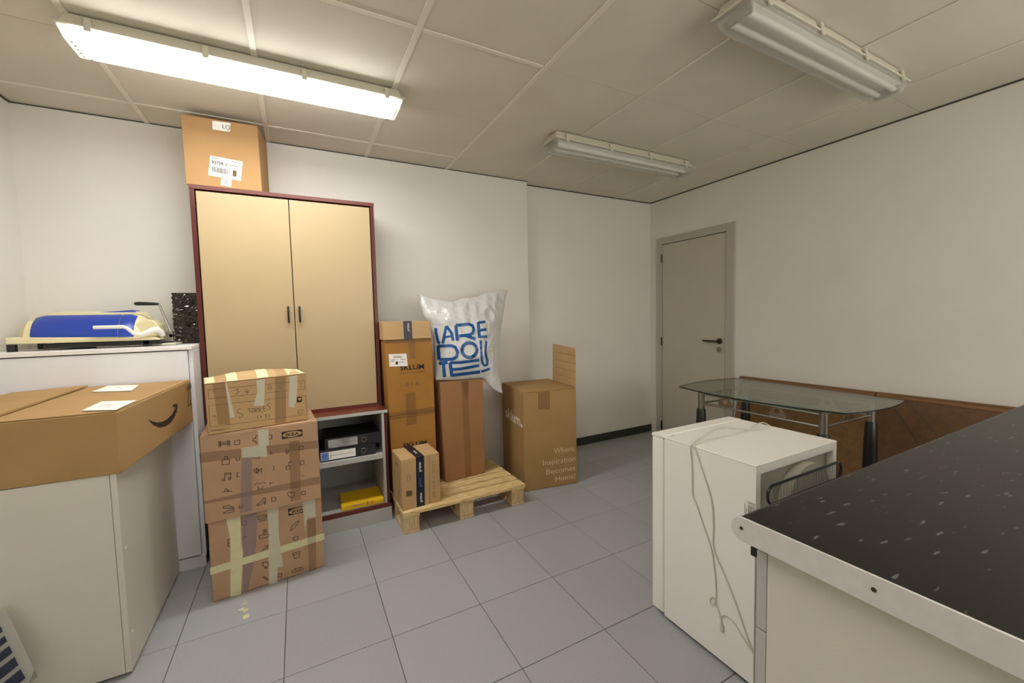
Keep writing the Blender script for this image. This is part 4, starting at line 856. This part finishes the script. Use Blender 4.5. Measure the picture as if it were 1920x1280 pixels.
for p in pts:
    d = Vector((p[0] - cxm, p[1] - cym)).normalized()
    for o_, z in ((.0002, -.0043), (.0022, -.003), (.0022, .003), (.0002, .0043)): vs.append((p[0] + d.x * o_, p[1] + d.y * o_, gz + z))
n = len(pts); g.add(vs, [(i * 4 + k, ((i + 1) % n) * 4 + k, ((i + 1) % n) * 4 + (k + 1) % 4, i * 4 + (k + 1) % 4) for i in range(n) for k in range(4)])
obj('glass_edge', g, 'gedge', t)
LG = [(2.48, 1.895), (2.495, 1.15), (3.0, 1.135), (2.965, 1.885)]
for x, y in LG:
    l = obj('leg', G().tube([(x, y, .60), (x, y, .728)], .021, 20), 'steel', t, smooth=True)
    obj('leg_sleeve', G().tube([(x, y, .612), (x, y, .604), (x, y, .45), (x, y, .25), (x, y, .03), (x, y, .001)], .03, 20, rs=[.024, .029, .034, .036, .037, .034]), 'black', l, smooth=True)
    obj('suction_pad', G().tube([(x, y, .728), (x, y, gz - .0045)], .016, 16), 'steel', l, smooth=True)
for i in range(4):
    (xa, ya), (xb, yb) = LG[i], LG[(i + 1) % 4]
    for z in (.715, .648): obj('rail', G().tube([(xa, ya, z), (xb, yb, z)], .0065, 10), 'steel', t, smooth=True)
def gusset(xa, ya, xb, yb, k):
    c = Vector((xa + (xb - xa) * k, ya + (yb - ya) * k)); d = Vector((xb - xa, yb - ya)).normalized(); nr = Vector((-d.y, d.x))
    out = [(-.062, .650), (.062, .650), (.022, .716), (-.022, .716)]
    hole = [(.016 * math.cos(a * PI / 8), .688 + .016 * math.sin(a * PI / 8)) for a in range(16)]
    # ring of quads between a resampled outline and the hole
    O = []
    for hx_, hz in hole:
        a = Vector((hx_, hz - .688)).normalized(); best = 9
        for i in range(4):
            p = Vector(out[i]) - Vector((0, .688)); q = Vector(out[(i + 1) % 4]) - Vector((0, .688)); e = q - p
            den = a.x * e.y - a.y * e.x
            if abs(den) > 1e-9:
                tt = (p.x * e.y - p.y * e.x) / den; ss = (p.x * a.y - p.y * a.x) / den
                if tt > 0 and -.001 <= ss <= 1.001: best = min(best, tt)
        O.append((a.x * best, .688 + a.y * best))
    vs = []
    for s_ in (-.0012, .0012):
        for (a, z) in O + hole: q = c + d * a + nr * s_; vs.append((q.x, q.y, z))
    fs = []
    for i in range(16):
        j = (i + 1) % 16
        fs += [(i, j, 16 + j, 16 + i), (32 + i, 48 + i, 48 + j, 32 + j), (i, 32 + i, 32 + j, j), (16 + i, 16 + j, 48 + j, 48 + i)]
    obj('gusset_plate', G().add(vs, fs), 'steel', t)
gusset(*LG[0], *LG[1], .24); gusset(*LG[0], *LG[1], .68); gusset(*LG[1], *LG[2], .5); gusset(*LG[3], *LG[0], .4); gusset(*LG[2], *LG[3], .3)

# ------------------------------------------------------------ hardboard sheets against the right wall
def sheet(nm, y0, y1, xb, xt, z1a, z1b, th, m, label, strip=None):
    t = thing(nm, ((xb + xt) / 2, (y0 + y1) / 2, 0), label, 'board', 'brown boards leaning on the right wall')
    obj('panel', G().hexa([(xb, y0, .002), (xb + th, y0, .002), (xb + th, y1, .002), (xb, y1, .002)], [(xt, y0, z1a), (xt + th, y0, z1a), (xt + th, y1, z1b), (xt, y1, z1b)]), m, t, bevel=.001)
    obj('top_edging', G().hexa([(xt - .0005, y0, z1a), (xt + th + .0005, y0, z1a), (xt + th + .0005, y1, z1b), (xt - .0005, y1, z1b)], [(xt - .0005, y0, z1a + .004), (xt + th + .0005, y0, z1a + .004), (xt + th + .0005, y1, z1b + .004), (xt - .0005, y1, z1b + .004)]), 'hdfe', t)
    k = .974
    def q(y, f, o): return (xb + (xt - xb) * f - o, y, z1b * f)
    obj('top_batten', G().hexa([q(y0, k, .006), q(y0, k, .0005), q(y1, k, .0005), q(y1, k, .006)], [q(y0, 1, .006), q(y0, 1, .0005), q(y1, 1, .0005), q(y1, 1, .006)]), 'hdfe', t)
    return t
sheet('leaning_board', 1.24, 2.165, 3.19, 3.325, .732, .727, .03, 'hdf', 'light brown leaning board directly behind the glass table')
t = sheet('leaning_board', .55, 1.232, 3.18, 3.325, .742, .733, .03, 'hdf2', 'darker brown leaning board between glass table and worktop')

# ------------------------------------------------------------ striped bag in front of the low cabinet
t = thing('striped_bag', (-.85, 1.70, 0), 'navy and white striped flat plastic bag leaning at the bottom left', 'bag')
g = G(); nb = 10
A0 = Vector((-1.02, 1.83, .006)); A1 = Vector((-.811, 1.865, .136)); T0 = Vector((-1.09, 1.87, .25)); T1 = Vector((-.880, 1.895, .377))
vs = []
for side in (0, 1):
    for j in range(nb + 1):
        for i in range(nb + 1):
            u, v = i / nb, j / nb; p = A0.lerp(A1, u).lerp(T0.lerp(T1, u), v); bl = (1 - (2 * u - 1) ** 4) * (1 - (2 * v - 1) ** 4)
            vs.append(p + Vector((0, -.018 if side == 0 else .004, 0)) * bl + Vector((0, noise.noise((u * 5, v * 5, side)) * .006 * bl, 0)))
K = nb + 1; fs = []
for j in range(nb):
    for i in range(nb):
        a = j * K + i; fs.append((a, a + 1, a + K + 1, a + K)); b = a + K * K; fs.append((b, b + K, b + K + 1, b + 1))
me_g = G().add(vs, fs); bd = obj('bag_body', me_g, 'greybag', t, smooth=True)
def sp(u, v, o_=.0025):
    p = A0.lerp(A1, u).lerp(T0.lerp(T1, u), v); bl = (1 - (2 * u - 1) ** 4) * (1 - (2 * v - 1) ** 4); return p + Vector((0, -.018, 0)) * bl + Vector((0, -.006 - o_, 0))
for v0, v1 in ((.10, .24), (.30, .42), (.48, .58), (.64, .72), (.78, .85)):
    n = 10; g = G(); vs = []
    for i in range(n + 1): u = .05 + .88 * i / n; vs += [sp(u, v0), sp(u, v1)]
    g.add(vs, [(2 * i, 2 * i + 2, 2 * i + 3, 2 * i + 1) for i in range(n)]); obj('printed_stripe', g, 'dust', t)

t = thing('tape_scrap', (-.27, 2.13, 0), 'small shiny crumpled scrap of clear tape on the floor before the moving boxes', 'scrap')
random.seed(9)
for k in range(6):
    x, y = -.285 + random.random() * .05, 2.065 + random.random() * .11; P = []
    for q in range(5): an = q * 2 * PI / 5 + random.random() * .8; rr = .008 + random.random() * .013; P.append((x + rr * math.cos(an), y + rr * math.sin(an), .0012 + random.random() * .004))
    obj('film_flake', G().add(P, [(0, 1, 2, 3, 4)]), 'tapem' if k % 2 else 'tapew', t)

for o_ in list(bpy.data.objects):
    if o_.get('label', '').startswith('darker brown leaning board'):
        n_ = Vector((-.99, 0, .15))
        for ya, yb in ((1.16, .86), (1.06, .70)):  # dark strips paint the diagonal shadow edges onto the board
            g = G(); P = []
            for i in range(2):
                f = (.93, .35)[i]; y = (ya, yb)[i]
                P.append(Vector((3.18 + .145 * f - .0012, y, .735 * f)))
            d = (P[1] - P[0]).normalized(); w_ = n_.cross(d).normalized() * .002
            g.add([P[0] - w_, P[0] + w_, P[1] + w_, P[1] - w_], [(0, 1, 2, 3)]); obj('diagonal_shadow_line', g, 'void', o_)
